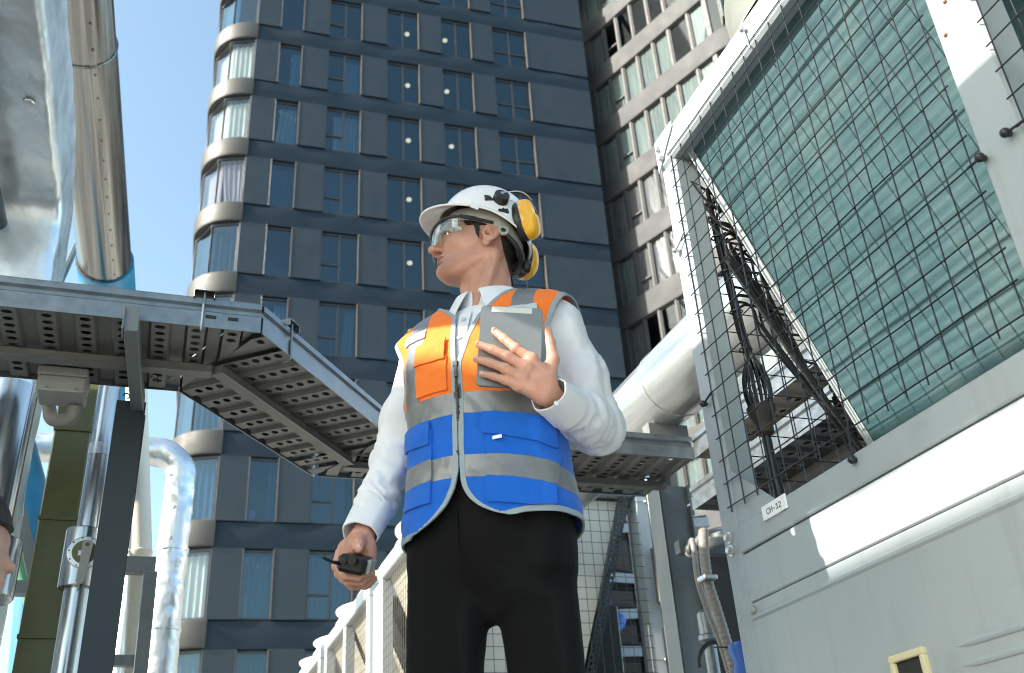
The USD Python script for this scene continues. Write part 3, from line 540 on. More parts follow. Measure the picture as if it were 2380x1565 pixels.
t = thing('plant_rack', 'dark plant rack with bright trays, seen through the far chiller mesh', 'rack', (3.0, 6.4, 0))
part('back_panel', MB().span((2.5, 6.6, 0), (3.9, 6.63, 2.75), .004), 'dark_interior', t)
for z, dz in ((2.38, .10), (2.10, -.06), (1.82, .05), (1.60, 0)):
    part('rack_tray', MB().bar(V(2.5, 6.1, z), V(3.6, 6.0, z + dz), .20, .07), 'galvanised', t); part('rack_cable', MB().tube(dense_line(V(2.5, 5.98, z + .06), V(3.6, 5.95, z + dz + .05), .015), .014, 8), 'black_rubber', t)
for x in (2.75, 2.98, 3.3): part('rack_post', MB().span((x, 5.95, 0), (x + .05, 6.0, 2.6), .003), 'black_steel', t)
part('rack_valve', MB().lathe([(0, -.09), (.05, -.09), (.06, -.05), (.045, 0), (.06, .05), (.05, .09), (0, .09)], (2.74, 5.85, 1.72), (.6, 0, .8), 18), 'valve_blue', t)

# ---------------------------------------------------------------- cable trays
def tray(name, label, A, B, W, z, sk0=0.0, sk1=0.0, strut=.5, pitch=.088, left_rail=True, right_rail=True, group=None, cover=True):
    """tray from A to B (its near edge, xy); W runs to the far edge; ends may be skewed by sk0, sk1 (shift of the far corner along the run)"""
    A, B = V(*A, z), V(*B, z); x = unit(B - A); y = V(-x[1], x[0], 0); L = np.linalg.norm(B - A); zz = V(0, 0, 1); t = thing(name, label, 'cable tray', A, group)
    S = lambda v: sk0 + 0 * v
    at = lambda s, v, h=0: A + x * s + y * v + zz * h
    lo = lambda v: sk0 * v / W; hi = lambda v: L + sk1 * v / W
    # perforated bottom: raised strips with round holes, sunk strips between
    flat = MB(); sunk = MB(); n = int((max(L, L + sk1) - min(0, sk0)) / pitch) + 2; s0 = min(0, sk0)
    outline = Polygon([(lo(.004), .004), (hi(.004), .004), (hi(W - .004), W - .004), (lo(W - .004), W - .004)])
    for i in range(-1, n):
        c = s0 + (i + .5) * pitch; st = sbox(c - .021, 0, c + .021, W).intersection(outline)
        if not st.is_empty:
            hs = [affinity.scale(Point(c, v).buffer(.0125, 6), 1, .8) for v in np.arange(.03, W - .015, .0345)]
            for h in hs:
                if outline.buffer(-.012).contains(h): st = st.difference(h)
            flat.extr(st, .0015, A, x, y, zz)
        u = sbox(c + .028, .006, c + pitch - .028, W - .006).intersection(outline)
        if not u.is_empty: sunk.extr(u, .0015, A + zz * .011, x, y, zz)
        for (q0, q1) in ((c + .021, c + .028), (c + pitch - .021, c + pitch - .028)):
            va, vb = .006, W - .006
            if lo(va) <= q0 <= hi(va) and lo(vb) <= q0 <= hi(vb): sunk.grid([[at(q0, va, .0005), at(q0, vb, .0005)], [at(q1, va, .0115), at(q1, vb, .0115)]]); sunk.grid([[at(q0, va, .0015), at(q0, vb, .0015)], [at(q1, va, .0125), at(q1, vb, .0125)]], flip=True)
    part('perforated_strips', flat, 'galvanised_dull', t, smooth=20); part('sunk_strips', sunk, 'galvanised_dull', t, smooth=20)
    if cover:
        part('tray_lid', MB().extr(outline, .0015, A + zz * .083, x, y, zz), 'galvanised_dull', t)
    for sd, on in ((0, left_rail), (1, right_rail)):
        if not on: continue
        v0 = 0 if sd == 0 else W; s = -1 if sd == 0 else 1
        prof = [(0, -.004), (s * .003, -.004), (s * .003, .040), (s * -.004, .046), (s * -.004, .056), (s * .004, .062), (s * .004, .078), (s * -.012, .080), (s * -.012, .077), (s * .0, .075), (s * 0, .064), (s * -.007, .057), (s * -.007, .045), (0, .039), (0, -.004)]
        G = [[at(e, v0 + dv, dh) for (dv, dh) in prof] for e in (lo(v0), hi(v0))]
        part('side_rail', MB().grid(G, flip=(sd == 1)), 'galvanised', t, smooth=25)
    if strut:
        v = W * strut; a_, b_ = at(lo(v), v, -.018), at(hi(v), v, -.018)
        part('support_channel', MB().bar(a_, b_, .034, .026, bevel=.002), 'galvanised_dull', t)
        part('channel_lip', MB().bar(a_ + y * -.019 + zz * -.011, b_ + y * -.019 + zz * -.011, .004, .005), 'galvanised', t)
    return t, at, W, L
TZ = 1.64; WT = .39
tr1, at1, _, L1 = tray('cable_tray', 'galvanised cable tray crossing at the left with a grey box below', (-1.35, 2.30), (.170, 2.30), WT, TZ, 0, -.185, .56)
dA, dB = V(.173, 2.303), V(.637, 2.897); dx = unit(np.append(dB - dA, 0)); dy = V(-dx[1], dx[0], 0)
corner0 = V(.172 - .185, 2.69); corner1 = V(.475, 3.29)
wd = float((np.append(corner0 - dA, 0)) @ dy); sk0 = float(np.append(corner0 - dA, 0) @ dx); sk1 = float(np.append(corner1 - dB, 0) @ dx)
tr2, at2, W2, L2 = tray('cable_tray', 'galvanised cable tray slanting away behind the raised sleeve', tuple(dA), tuple(dB), wd, TZ - .0, sk0 + .003, sk1, .52)
tr3, at3, _, L3 = tray('cable_tray', 'galvanised cable tray between the vest and the chiller post', (.64, 2.90), (1.745, 2.90), WT, TZ, -.165, 0, .62)
tr4, at4, _, L4 = tray('cable_tray', 'bright galvanised tray seen through the chiller mesh', (2.15, 1.99), (2.15, 2.90), .40, TZ + .002, 0, 0, .5)
tr5, at5, _, L5 = tray('cable_tray', 'lower galvanised tray beside the grey column, under the main tray', (2.06, 2.05), (2.06, 2.88), .36, TZ - .20, 0, 0, .5)
# slots in the end of the left rail, as small dark recesses
for sx in (1.47 - .02, 1.47 - .075): part('rail_slot', MB().box(at1(L1 - (1.52 - sx) - .0, -.0035, .026), (.026, .002, .009), bevel=.001), 'dark_interior', tr1)
# hold-down clamps: a small bent plate over the lid and a hooked rod down the rail
def clamp(p, x, y, label):
    t = thing('tray_clamp', label, 'clamp', p, group=None); zz = V(0, 0, 1)
    part('clamp_plate', MB().box(p + zz * .012, (.050, .040, .003), x, y, zz, .001).box(p + zz * .002 - x * .025, (.003, .040, .02), x, y, zz, .001).box(p + zz * .002 + x * .025, (.003, .040, .02), x, y, zz, .001), 'black_steel' if 'black' in label else 'galvanised', t)
    e = p - y * .028; part('hook_rod', MB().tube(bend([p + zz * .022 - y * .010, p - y * .0105 + zz * -.02, p - y * .0105 + zz * -.10, p + y * .012 + zz * -.104], .006), .0032, 8), 'galvanised', t)
    part('nut', MB().lathe([(.006, 0), (.006, .006), (0, .006)], p + zz * .0135 - y * .010, n=6), 'bolt_steel', t)
clamp(at1(1.375, .004, .083), V(1, 0, 0), V(0, 1, 0), 'black hold-down clamp on top of the left cable tray rail')
clamp(at2(.135, .004, .083), dx, dy, 'bare metal hold-down clamp on the slanting cable tray rail')
for (q, y_, lb) in ((1.27, 2.56, 'thin wire hook under the left tray, nearer the bracket'), (1.315, 2.56, 'thin wire hook under the left tray, right beside its bend'), (1.2, 2.69, 'thin wire hook hanging below the rear edge of the left tray')):
    pp = V(-1.35 + q, y_, TZ - .032); o = obj('wire_hook', MB().tube(arc(pp, .008, -1.2, 3.4, V(1, .3, 0), V(0, 0, 1), 9), .002, 6), 'galvanised', label=lb, cat='hook', group='wire hooks under the tray bend')
# hanger channel on the column head, steel column, box under the tray
t = thing('hanger_bracket', 'grey steel channel bracket holding up the left cable tray', 'bracket', (-.13, 2.5, 1.6))
part('channel_web', MB().bar(V(-.139, 2.27, 1.612), V(-.120, 2.745, 1.612), .034, .045, bevel=.002), 'grey_paint', t)
part('end_flange', MB().box(V(-.142, 2.272, 1.628), (.036, .004, .06), bevel=.001).box(V(-.158, 2.29, 1.62), (.004, .05, .06), bevel=.001), 'grey_paint', t)
t = thing('steel_column', 'dark grey steel column under the left tray', 'column', (-.14, 2.8, 0))
part('front_flange', MB().span((-.178, 2.75, 0), (-.099, 2.758, 1.622), .002), 'steel_dark', t); part('web', MB().span((-.143, 2.758, 0), (-.135, 2.84, 1.622), .001), 'steel_dark', t); part('rear_flange', MB().span((-.178, 2.84, 0), (-.099, 2.848, 1.622), .002), 'steel_dark', t)
part('base_plate', MB().span((-.22, 2.7, 0), (-.05, 2.9, .012), .002), 'steel_dark', t)
t = thing('junction_box', 'grey plastic junction box hanging under the left cable tray', 'junction box', (-.31, 2.65, 1.6))
part('box_body', MB().span((-.370, 2.60, 1.567), (-.251, 2.705, 1.612), .004), 'grey_plastic', t); part('box_lid', MB().span((-.373, 2.597, 1.6125), (-.248, 2.708, 1.638), .004), 'grey_plastic', t)
for q in [(-.345, 2.603), (-.275, 2.603)]: part('lid_screw', MB().cyl((q[0], 2.595, 1.575), (q[0], 2.6, 1.575), .004, 8), 'bolt_steel', t)
part('conduit_elbow', MB().tube(bend([V(-.277, 2.69, 1.566), V(-.279, 2.70, 1.53), V(-.335, 2.73, 1.532), V(-.352, 2.75, 1.60)], .035, 9), .018, 14), 'conduit_grey', t)
# ---------------------------------------------------------------- pipes, ducts and steelwork at the left
def sweep(path, sec, up=(0, 0, 1), noise_amp=0.0, nscale=9.0, seed=1):
    """closed section (n x 2) carried along a path; local axes are (side, up)"""
    P = np.asarray(path, float); T = np.gradient(P, axis=0); T /= np.linalg.norm(T, axis=1, keepdims=True)
    sec = np.asarray(sec, float); x = unit(np.cross(T[0], up)); rows = []
    for i in range(len(P)):
        x = unit(x - T[i] * (x @ T[i])); y = np.cross(x, T[i]); rows.append(P[i] + sec[:, :1] * x + sec[:, 1:] * y)
    G = np.array(rows)
    if noise_amp:
        c = P[:, None, :]; d = G - c; d /= np.maximum(np.linalg.norm(d, axis=2, keepdims=True), 1e-6)
        G = G + d * ((meshkit.fbm(G * nscale, 4, seed) - .5) * 2 * noise_amp)[..., None]
    m = MB().grid(np.concatenate([G, G[:, :1]], 1), flip=True); k = len(m.v[0]) // len(P)
    for i, fl in ((0, False), (len(P) - 1, True)):
        c = G[i].mean(0); n = len(sec); v = np.vstack([G[i], c]); f = [(n, j, (j + 1) % n) if not fl else (n, (j + 1) % n, j) for j in range(n)]; m.add(v, f)
    return m
def rsec(w, h, r, n=5):
    out = []
    for (cx, cy, a) in ((w / 2 - r, h / 2 - r, 0), (-w / 2 + r, h / 2 - r, 90), (-w / 2 + r, -h / 2 + r, 180), (w / 2 - r, -h / 2 + r, 270)):
        for q in np.linspace(a, a + 90, n): out.append((cx + r * math.cos(math.radians(q)), cy + r * math.sin(math.radians(q))))
    sx = []
    for i in range(len(out)):
        p, q = np.array(out[i]), np.array(out[(i + 1) % len(out)]); k = max(1, int(np.linalg.norm(q - p) / .03))
        sx += [p + (q - p) * j / k for j in range(k)]
    return np.array(sx)
def csec(r, n=28): a = np.arange(n) * 2 * np.pi / n; return np.stack([np.cos(a) * r, np.sin(a) * r], 1)
def dense(path, step=.04):
    P = np.asarray(path, float); L = np.r_[0, np.cumsum(np.linalg.norm(np.diff(P, axis=0), axis=1))]; s = np.linspace(0, L[-1], max(4, int(L[-1] / step)))
    return np.stack([np.interp(s, L, P[:, k]) for k in range(3)], 1)
t = thing('insulated_duct', 'big foil-wrapped rectangular duct overhead, bending down at the far left', 'duct', (-.63, 1.0, 2.46))
pth = dense(bend([V(-.648, -2.6, 2.46), V(-.648, 2.98, 2.46), V(-.635, 3.06, .3)], .23, 14), .035)
part('foil_wrap', sweep(pth, rsec(.45, .30, .025), noise_amp=.011, nscale=8), 'crinkled_foil', t, smooth=50)
for s in (-1.2, .35, 1.75):
    part('joint_tape', sweep([V(-.648, s, 2.46), V(-.648, s + .02, 2.46), V(-.648, s + .07, 2.46)], rsec(.458, .306, .03)), 'crinkled_foil', t)
part('steel_strap', MB().box((-.66, 2.905, 2.19), (.48, .012, .045)), 'grey_paint', t)
for q in [(-.475, 2.902, 2.10), (-.55, 2.904, 1.95)]: part('pin_washer', MB().lathe([(.017, 0), (.016, .003), (.004, .005), (0, .009)], q, (0, -1, 0), 12), 'black_steel', t)
for q in [(-.50, 1.95), (-.485, 2.35), (-.50, 1.3), (-.49, .75)]: part('pin_washer', MB().lathe([(.016, 0), (.014, .004), (.003, .005), (0, .008)], (q[0], q[1], 2.306), (0, 0, -1), 12), 'bolt_steel', t)
t = thing('steel_pipe', 'large brushed stainless clad pipe overhead with a riveted seam and blue end', 'pipe', (-.57, 4, 3.7))
a_, b_ = V(-.80, -2.5, 3.66), V(-.512, 5.62, 3.70); dpi = unit(b_ - a_); onp = lambda y: a_ + dpi * ((y - a_[1]) / dpi[1])
part('cladding', sweep(dense([onp(-2.5), onp(3.585)], .25), csec(.1435, 48)), 'stainless', t, smooth=50)
part('cladding', sweep(dense([onp(3.56), onp(5.37)], .25), csec(.1465, 48)), 'stainless', t, smooth=50)
part('joint_bead', MB().tube([onp(3.565) + .1475 * (V(math.cos(a), 0, math.sin(a))) for a in np.linspace(0, 2 * math.pi, 40)[:-1]], .0045, 8, closed=True), 'stainless', t)
th = math.radians(-62); sdir = V(math.cos(th), 0, math.sin(th)); tang = V(-sdir[2], 0, sdir[0])
for ya, yb, rr in ((-2.5, 3.56, .1445), (3.57, 5.36, .1475)): part('seam_lap', MB().bar(onp(ya) + sdir * rr, onp(yb) + sdir * rr, .030, .0022, up=sdir, bevel=.0008).bar(onp(ya) + sdir * (rr + .0005) - tang * .0158, onp(yb) + sdir * (rr + .0005) - tang * .0158, .0016, .003, up=sdir, bevel=0), 'stainless', t)
for i in range(19): y = 2.55 + i * .152; part('rivet', MB().sphere(onp(y) + sdir * .1475 + tang * .002, .0065, 1), 'rusty_screw', t)
blue = bend([onp(5.36), onp(6.9), onp(6.9) + V(0, .1, -3.2)], .3, 10); part('blue_sleeve', sweep(dense(blue, .1), csec(.160, 40)), 'blue_paint', t, smooth=50)
part('end_trim', MB().tube([onp(5.365) + .151 * V(math.cos(a), 0, math.sin(a)) for a in np.linspace(0, 2 * math.pi, 60)[:-1]], [.004 + .002 * math.sin(i * 2.7) for i in range(59)], 6, closed=True), 'rusty_screw', t)
t = obj('black_pipe', MB().tube([V(-.66, -1.5, 2.235), V(-.585, 3.4, 2.22)], .026, 16), 'steel_dark', label='thin dark pipe running under the foil duct at the left edge', cat='pipe')
t = obj('brace_bar', MB().bar(V(-.64, 5.6, 4.35), V(-.80, 5.6, 3.5), .075, .02), 'grey_paint', label='pale grey brace bar between the foil duct and the big stainless pipe', cat='brace')
t = thing('valve_pipe', 'polished steel pipe with a jacketed lever valve, left of the steel column', 'pipe', (-.22, 3.0, 0))
xp, yp = -.2205, 3.0
part('upper_pipe', MB().cyl((xp, yp, 1.30), (xp, yp + .0, 2.0), .0315, 28), 'stainless_upright', t); part('lower_pipe', MB().cyl((xp - .005, yp, 0), (xp - .004, yp, 1.16), .0355, 28), 'stainless_upright', t)
part('pipe_band', MB().cyl((xp, yp, 1.545), (xp, yp + .0, 1.582), .0325, 28), 'stainless_soft', t)
part('valve_jacket', MB().lathe([(.030, 1.148), (.050, 1.148), (.0515, 1.152), (.0515, 1.312), (.050, 1.316), (.030, 1.318)], (xp - .006, yp, 0), n=36), 'stainless_upright', t)
c = V(xp + .004, yp - .0515, 1.237)
jk = part('round_cover', MB().lathe([(.046, -.006), (.046, .004), (.043, .006), (0, .006)], c, (0, -1, 0), 32), 'stainless_soft', t)
part('dial_plate', MB().lathe([(.033, .006), (.033, .009), (0, .009)], c, (0, -1, 0), 28), 'olive_paint', jk)
for i in range(7): a = 1.2 + i * .62; part('cover_rivet', MB().sphere(c + V(.041 * math.cos(a), -.007, .041 * math.sin(a)), .0022, 1), 'black_rubber', jk)
lv = MB(); pr = Polygon([(-.013, .012), (-.008, .019), (.004, .020), (.011, .012), (.008, -.02), (.0, -.095), (-.003, -.10), (-.013, -.10), (-.016, -.095), (-.013, -.03)]).buffer(.002)
lv.extr(pr, .005, c + V(.008, -.022, .008), (1, 0, 0), (0, 0, 1), (0, -1, 0)); part('lever', lv, 'grey_plastic', t); part('lever_pivot', MB().lathe([(.006, 0), (.006, .022), (.004, .024), (0, .024)], c + V(.006, -.005, .016), (0, -1, 0), 12), 'rusty_screw', t)
part('dial_sticker', MB().box(c + V(-.011, -.0095, -.004), (.010, .0012, .014), bevel=0), 'label_white', t)
for q in [(-.038, 1.146), (-.03, 1.146)]: part('jacket_rivet', MB().sphere((xp + q[0], yp - .03, q[1]), .0024, 1), 'black_rubber', t)
t = thing('olive_duct', 'olive green rectangular duct rising beside the lever valve pipe', 'duct', (-.32, 3.15, 0))
for (z0, z1) in ((0.0, .78), (.783, 1.048), (1.051, 1.398), (1.401, 1.69)): part('duct_length', sweep(dense([V(-.319, 3.20, z0), V(-.319, 3.20, z1)], .06), rsec(.107, .10, .004, 2), up=(0, 1, 0), noise_amp=.0012, nscale=10), 'olive_paint', t, smooth=30)
for z in (.78, 1.049, 1.398, 1.69): part('joint_flange', MB().span((-.375, 3.143, z - .006), (-.263, 3.257, z + .006), .001), 'olive_paint', t)
part('corner_bead', MB().bar(V(-.262, 3.152, 0), V(-.262, 3.152, 1.69), .004, .006), 'olive_paint', t)
part('duct_bend', sweep(bend([V(-.319, 3.20, 1.69), V(-.319, 3.20, 1.86), V(-.319, 3.9, 1.95)], .10, 8), rsec(.112, .105, .004, 2), up=(0, 1, 0)), 'olive_paint', t)
t = thing('steel_riser', 'tall clad steel riser at the left edge with a wider valve jacket', 'pipe', (-.475, 2.9, 0))
part('cladding', MB().cyl((-.478, 2.9, 1.22), (-.472, 2.9, 1.70), .070, 32), 'stainless_upright', t); part('jacket', MB().lathe([(.06, 1.085), (.096, 1.085), (.098, 1.09), (.098, 1.236), (.096, 1.240), (.06, 1.242)], (-.465, 2.88, 0), n=36), 'stainless_upright', t)
part('seam_lap', MB().bar(V(-.414, 2.862, 1.24), V(-.408, 2.862, 1.70), .003, .006), 'stainless_upright', t); part('lower_cladding', MB().cyl((-.475, 2.9, 0), (-.475, 2.9, 1.085), .072, 32), 'stainless_upright', t)
t = thing('blue_pipe', 'bright blue painted pipe slanting down behind the olive duct', 'pipe', (-.5, 3.7, 1.8))
part('pipe_run', MB().tube(dense(bend([V(-1.3, 3.75, 2.12), V(-.66, 3.75, 2.06), V(-.40, 3.78, 1.40), V(-.33, 3.8, .5)], .2, 10), .06), .085, 28), 'blue_paint', t); part('collar', MB().tube([V(-.70, 3.75, 2.063), V(-.66, 3.75, 2.05)], .096, 28), 'blue_paint', t)
t = thing('pipe_support', 'grey angle iron pipe support behind the olive duct', 'pipe support', (-.45, 3.5, 0))
part('brace', MB().bar(V(-.50, 3.5, 1.60), V(-.395, 3.5, 1.31), .05, .04), 'grey_paint', t); part('rung', MB().bar(V(-.56, 3.5, 1.275), V(-.38, 3.5, 1.275), .06, .04), 'grey_paint', t); part('rung', MB().bar(V(-.52, 3.48, .98), V(-.385, 3.48, .98), .04, .045), 'grey_paint', t); part('upright', MB().bar(V(-.378, 3.53, 0), V(-.378, 3.53, 1.7), .03, .03, up=(0, 1, 0)), 'grey_paint', t)
obj('green_pipe', MB().cyl((-.52, 3.62, 1.52), (-.39, 3.62, 1.22), .022, 18), 'green_paint', label='small green pipe glimpsed beside the grey angle iron support', cat='pipe')
t = thing('foil_bend_pipe', 'foil-wrapped pipe bending over like a cane, right of the column', 'pipe', (.02, 4.2, 0))
part('foil_wrap', sweep(dense(bend([V(-.75, 4.25, 2.055), V(.026, 4.2, 2.055), V(.022, 4.2, 1.4), V(.030, 4.2, 0)], .115, 14), .012), csec(.0625, 40), noise_amp=.0055, nscale=26, seed=4), 'pipe_foil', t, smooth=60)
for z in (1.62, 1.30): part('wrap_joint', MB().tube([V(.022, 4.2, z), V(.022, 4.2, z + .012)], .0665, 28), 'pipe_foil', t)
for q in [(-.015, 1.93), (.012, 1.79), (.010, 1.66)]: part('tape_pin', MB().lathe([(.009, 0), (.007, .003), (0, .005)], (q[0], 4.1365, q[1]), (0, -1, .1), 10), 'bolt_steel', t)
t = thing('cream_pipe', 'warm cream coloured pipe between the steel column and the foil bend pipe', 'pipe', (-.09, 3.72, 0))
part('upper_pipe', MB().cyl((-.088, 3.72, 1.475), (-.19, 3.72, 2.22), .040, 26), 'cream_paint', t); part('pipe_cap', MB().lathe([(.0, 1.452), (.034, 1.455), (.042, 1.468), (.042, 1.476), (.038, 1.48)], (-.088, 3.72, 0), n=26), 'cream_paint', t)
part('lower_pipe', MB().tube([V(-.086, 3.74, 1.40), V(-.075, 3.74, 1.14), V(-.068, 3.74, .95), V(-.068, 3.74, 0)], [.036, .028, .02, .02], 20), 'cream_paint', t)
t = thing('pipe_rack', 'grey steel pipe rack with horizontal rungs behind the column', 'rack', (-.05, 3.6, 0))
part('rung', MB().span((-.14, 3.6, 1.368), (-.031, 3.65, 1.424), .002), 'grey_paint', t); part('rung', MB().span((-.15, 3.62, 1.06), (-.055, 3.66, 1.095), .002), 'grey_paint', t)
part('upright', MB().bar(V(-.044, 3.6, 1.367), V(-.026, 3.6, 0), .045, .04, up=(0, 1, 0)), 'grey_paint', t); part('upright', MB().bar(V(-.155, 3.66, 1.8), V(-.145, 3.66, 0), .03, .03, up=(0, 1, 0)), 'grey_paint', t)
obj('thin_riser', MB().tube(dense([V(-.135, 4.6, 1.75), V(-.132, 4.6, 0)], .05), .034, 18), 'crinkled_foil', label='narrow foil-wrapped riser seen between column and rack', cat='pipe')

# ---------------------------------------------------------------- right: column, big pale pipe, conduits
t = thing('steel_column', 'light grey steel column under the right end of the tray', 'column', (1.91, 3.4, 0))
part('web', MB().span((1.851, 3.40, 0), (1.979, 3.408, 1.73), .002), 'grey_paint', t); part('flange', MB().span((1.836, 3.36, 0), (1.849, 3.46, 1.73), .002), 'steel_dark', t); part('flange', MB().span((1.981, 3.38, 0), (1.989, 3.46, 1.73), .002), 'grey_paint', t)
t = thing('insulated_pipe', 'fat pale silver insulated pipe lying over the right tray', 'pipe', (1.74, 3, 1.97))
part('cladding', MB().tube(dense([V(1.745, 2.14, 1.97), V(1.745, 2.95, 1.97)], .1), .142, 40), 'stainless_soft', t); part('cladding', MB().tube(dense([V(1.745, 2.953, 1.97), V(1.745, 7.5, 1.97)], .2), .139, 40), 'stainless_soft', t)
part('end_cap', MB().lathe([(.142, 0), (.14, .02), (.10, .05), (0, .06)], (1.745, 2.14, 1.97), (0, -1, 0), 36), 'stainless_soft', t)
for y in (2.45, 2.95, 3.5): part('joint_band', MB().tube([V(1.745, y, 1.97), V(1.745, y + .03, 1.97)], .1445, 40), 'stainless_soft', t)
for y in (3.05, 4.2): part('saddle', MB().span((1.66, y, 1.725), (1.83, y + .05, 1.84), .004), 'grey_paint', t)
t = thing('branch_pipe', 'silver insulated branch pipe with a bend, seen through the chiller mesh', 'pipe', (2.25, 2.9, 1.9))
part('cladding', sweep(dense(bend([V(2.13, 2.2, 1.88), V(2.13, 2.95, 1.88), V(3.6, 3.1, 1.92)], .2, 10), .06), csec(.095, 32)), 'stainless_soft', t, smooth=50); part('joint_band', MB().tube([V(2.45, 2.985, 1.889), V(2.50, 2.99, 1.89)], .099, 32), 'stainless', t)
t = thing('valve_riser', 'thin steel riser with red handled valve behind the far chiller post', 'pipe', (2.165, 4.4, 0))
part('pipe', MB().cyl((2.365, 4.43, 0), (2.36, 4.43, 2.5), .016, 18), 'stainless_upright', t)
for q in (V(2.385, 4.45, 0),):
    part('jacket', MB().lathe([(.02, 1.52), (.044, 1.525), (.044, 1.80), (.02, 1.805)], q, n=24), 'stainless_upright', t); part('lower_jacket', MB().lathe([(.02, .95), (.036, .955), (.036, 1.40), (.02, 1.405)], q, n=24), 'stainless_upright', t)
part('valve_body', MB().sphere((2.405, 4.395, 1.615), .032, 2), 'black_rubber', t); part('handle', MB().bar(V(2.405, 4.37, 1.60), V(2.425, 4.36, 1.49), .012, .016), 'valve_red', t)
t = thing('flexible_conduits', 'pair of grey flexible conduits drooping behind the chiller post', 'conduit', (1.64, 2.75, 1.1))
from scipy.interpolate import PchipInterpolator
def smoothpath(pts, n=40): P = np.asarray(pts, float); u = np.r_[0, np.cumsum(np.linalg.norm(np.diff(P, axis=0), axis=1))]; return PchipInterpolator(u, P, axis=0)(np.linspace(0, u[-1], n))
P1 = smoothpath([V(1.72, 2.95, 1.325), V(1.665, 2.78, 1.325), V(1.637, 2.75, 1.239), V(1.635, 2.75, 1.168), V(1.651, 2.75, 1.066), V(1.671, 2.75, .941), V(1.70, 2.75, .7)], 160); P2 = smoothpath([V(1.70, 2.95, 1.31), V(1.64, 2.82, 1.31), V(1.631, 2.8, 1.254), V(1.628, 2.8, 1.186), V(1.646, 2.8, 1.078), V(1.676, 2.8, .972), V(1.70, 2.8, .75)], 160)
part('conduit', MB().tube(P1, [.0165 + .0012 * math.sin(i * 1.9) for i in range(160)], 14), 'conduit_grey', t); part('conduit', MB().tube(P2, [.0095 + .0008 * math.sin(i * 1.9) for i in range(160)], 12), 'conduit_grey', t)
part('clamp_band', MB().box((1.632, 2.745, 1.163), (.05, .05, .018), bevel=.004), 'bolt_steel', t); part('cable_tie', MB().tube(arc(V(1.668, 2.77, .955), .034, 0, 6.28, V(1, 0, 0), V(0, 1, .2), 18)[:-1], .0025, 5, closed=True), 'black_rubber', t)
t = thing('pipe_elbow', 'stubby pale insulated elbow poking out under the lower tray', 'pipe', (1.85, 3.0, 1.39)); part('elbow', sweep(dense(bend([V(2.3, 3.15, 1.41), V(1.87, 3.0, 1.40), V(1.85, 3.2, 1.40)], .05), .03), csec(.034, 20)), 'stainless_soft', t, smooth=60); part('clamp_ring', MB().tube([V(1.93, 3.03, 1.393), V(1.95, 3.035, 1.394)], .038, 20), 'bolt_steel', t)
t = thing('pump_set', 'dark machinery with a blue valve behind the chiller corner', 'pump', (1.75, 2.9, .9)); part('casing', MB().span((2.16, 3.66, .0), (3.0, 3.74, 1.62), .01), 'dark_interior', t); part('blue_valve', MB().lathe([(0, -.05), (.03, -.05), (.034, -.03), (.026, 0), (.034, .03), (.03, .05), (0, .05)], (1.62, 2.6, .88), (0, .2, 1), 18).cyl((1.62, 2.6, .88), (1.70, 2.62, .90), .02, 12), 'valve_blue', t)
part('steel_stub', MB().lathe([(.02, 1.13), (.03, 1.12), (.03, 1.05), (.036, 1.045), (.036, 1.03), (.022, 1.02), (.022, .8)], (1.765, 3.02, 0), n=20), 'galvanised', t); part('black_hose', MB().tube(arc(V(1.735, 2.95, .95), .06, -.5, 3.5, V(1, 0, 0), V(.2, 0, 1), 20), .008, 10), 'black_rubber', t)
t = thing('support_rail', 'grey steel cross rail carrying the lower tray by the column', 'rail', (1.92, 3.2, 1.52)); part('rail', MB().span((1.80, 3.19, 1.385), (2.25, 3.23, 1.435), .002), 'grey_paint', t)

# ---------------------------------------------------------------- machine room wall outside the picture, left of the deck: it shades the lower parts
t = thing('machine_room', 'pale rendered machine room wall left of the roof deck', 'building', (-4.2, -1, 0)); part('wall', MB().span((-4.6, .66, 0), (-4.0, 3.42, 4.17), .01), 'roof_concrete', t); part('coping', MB().span((-4.65, .63, 4.173), (-3.97, 3.45, 4.23), .01), 'pale_concrete', t)
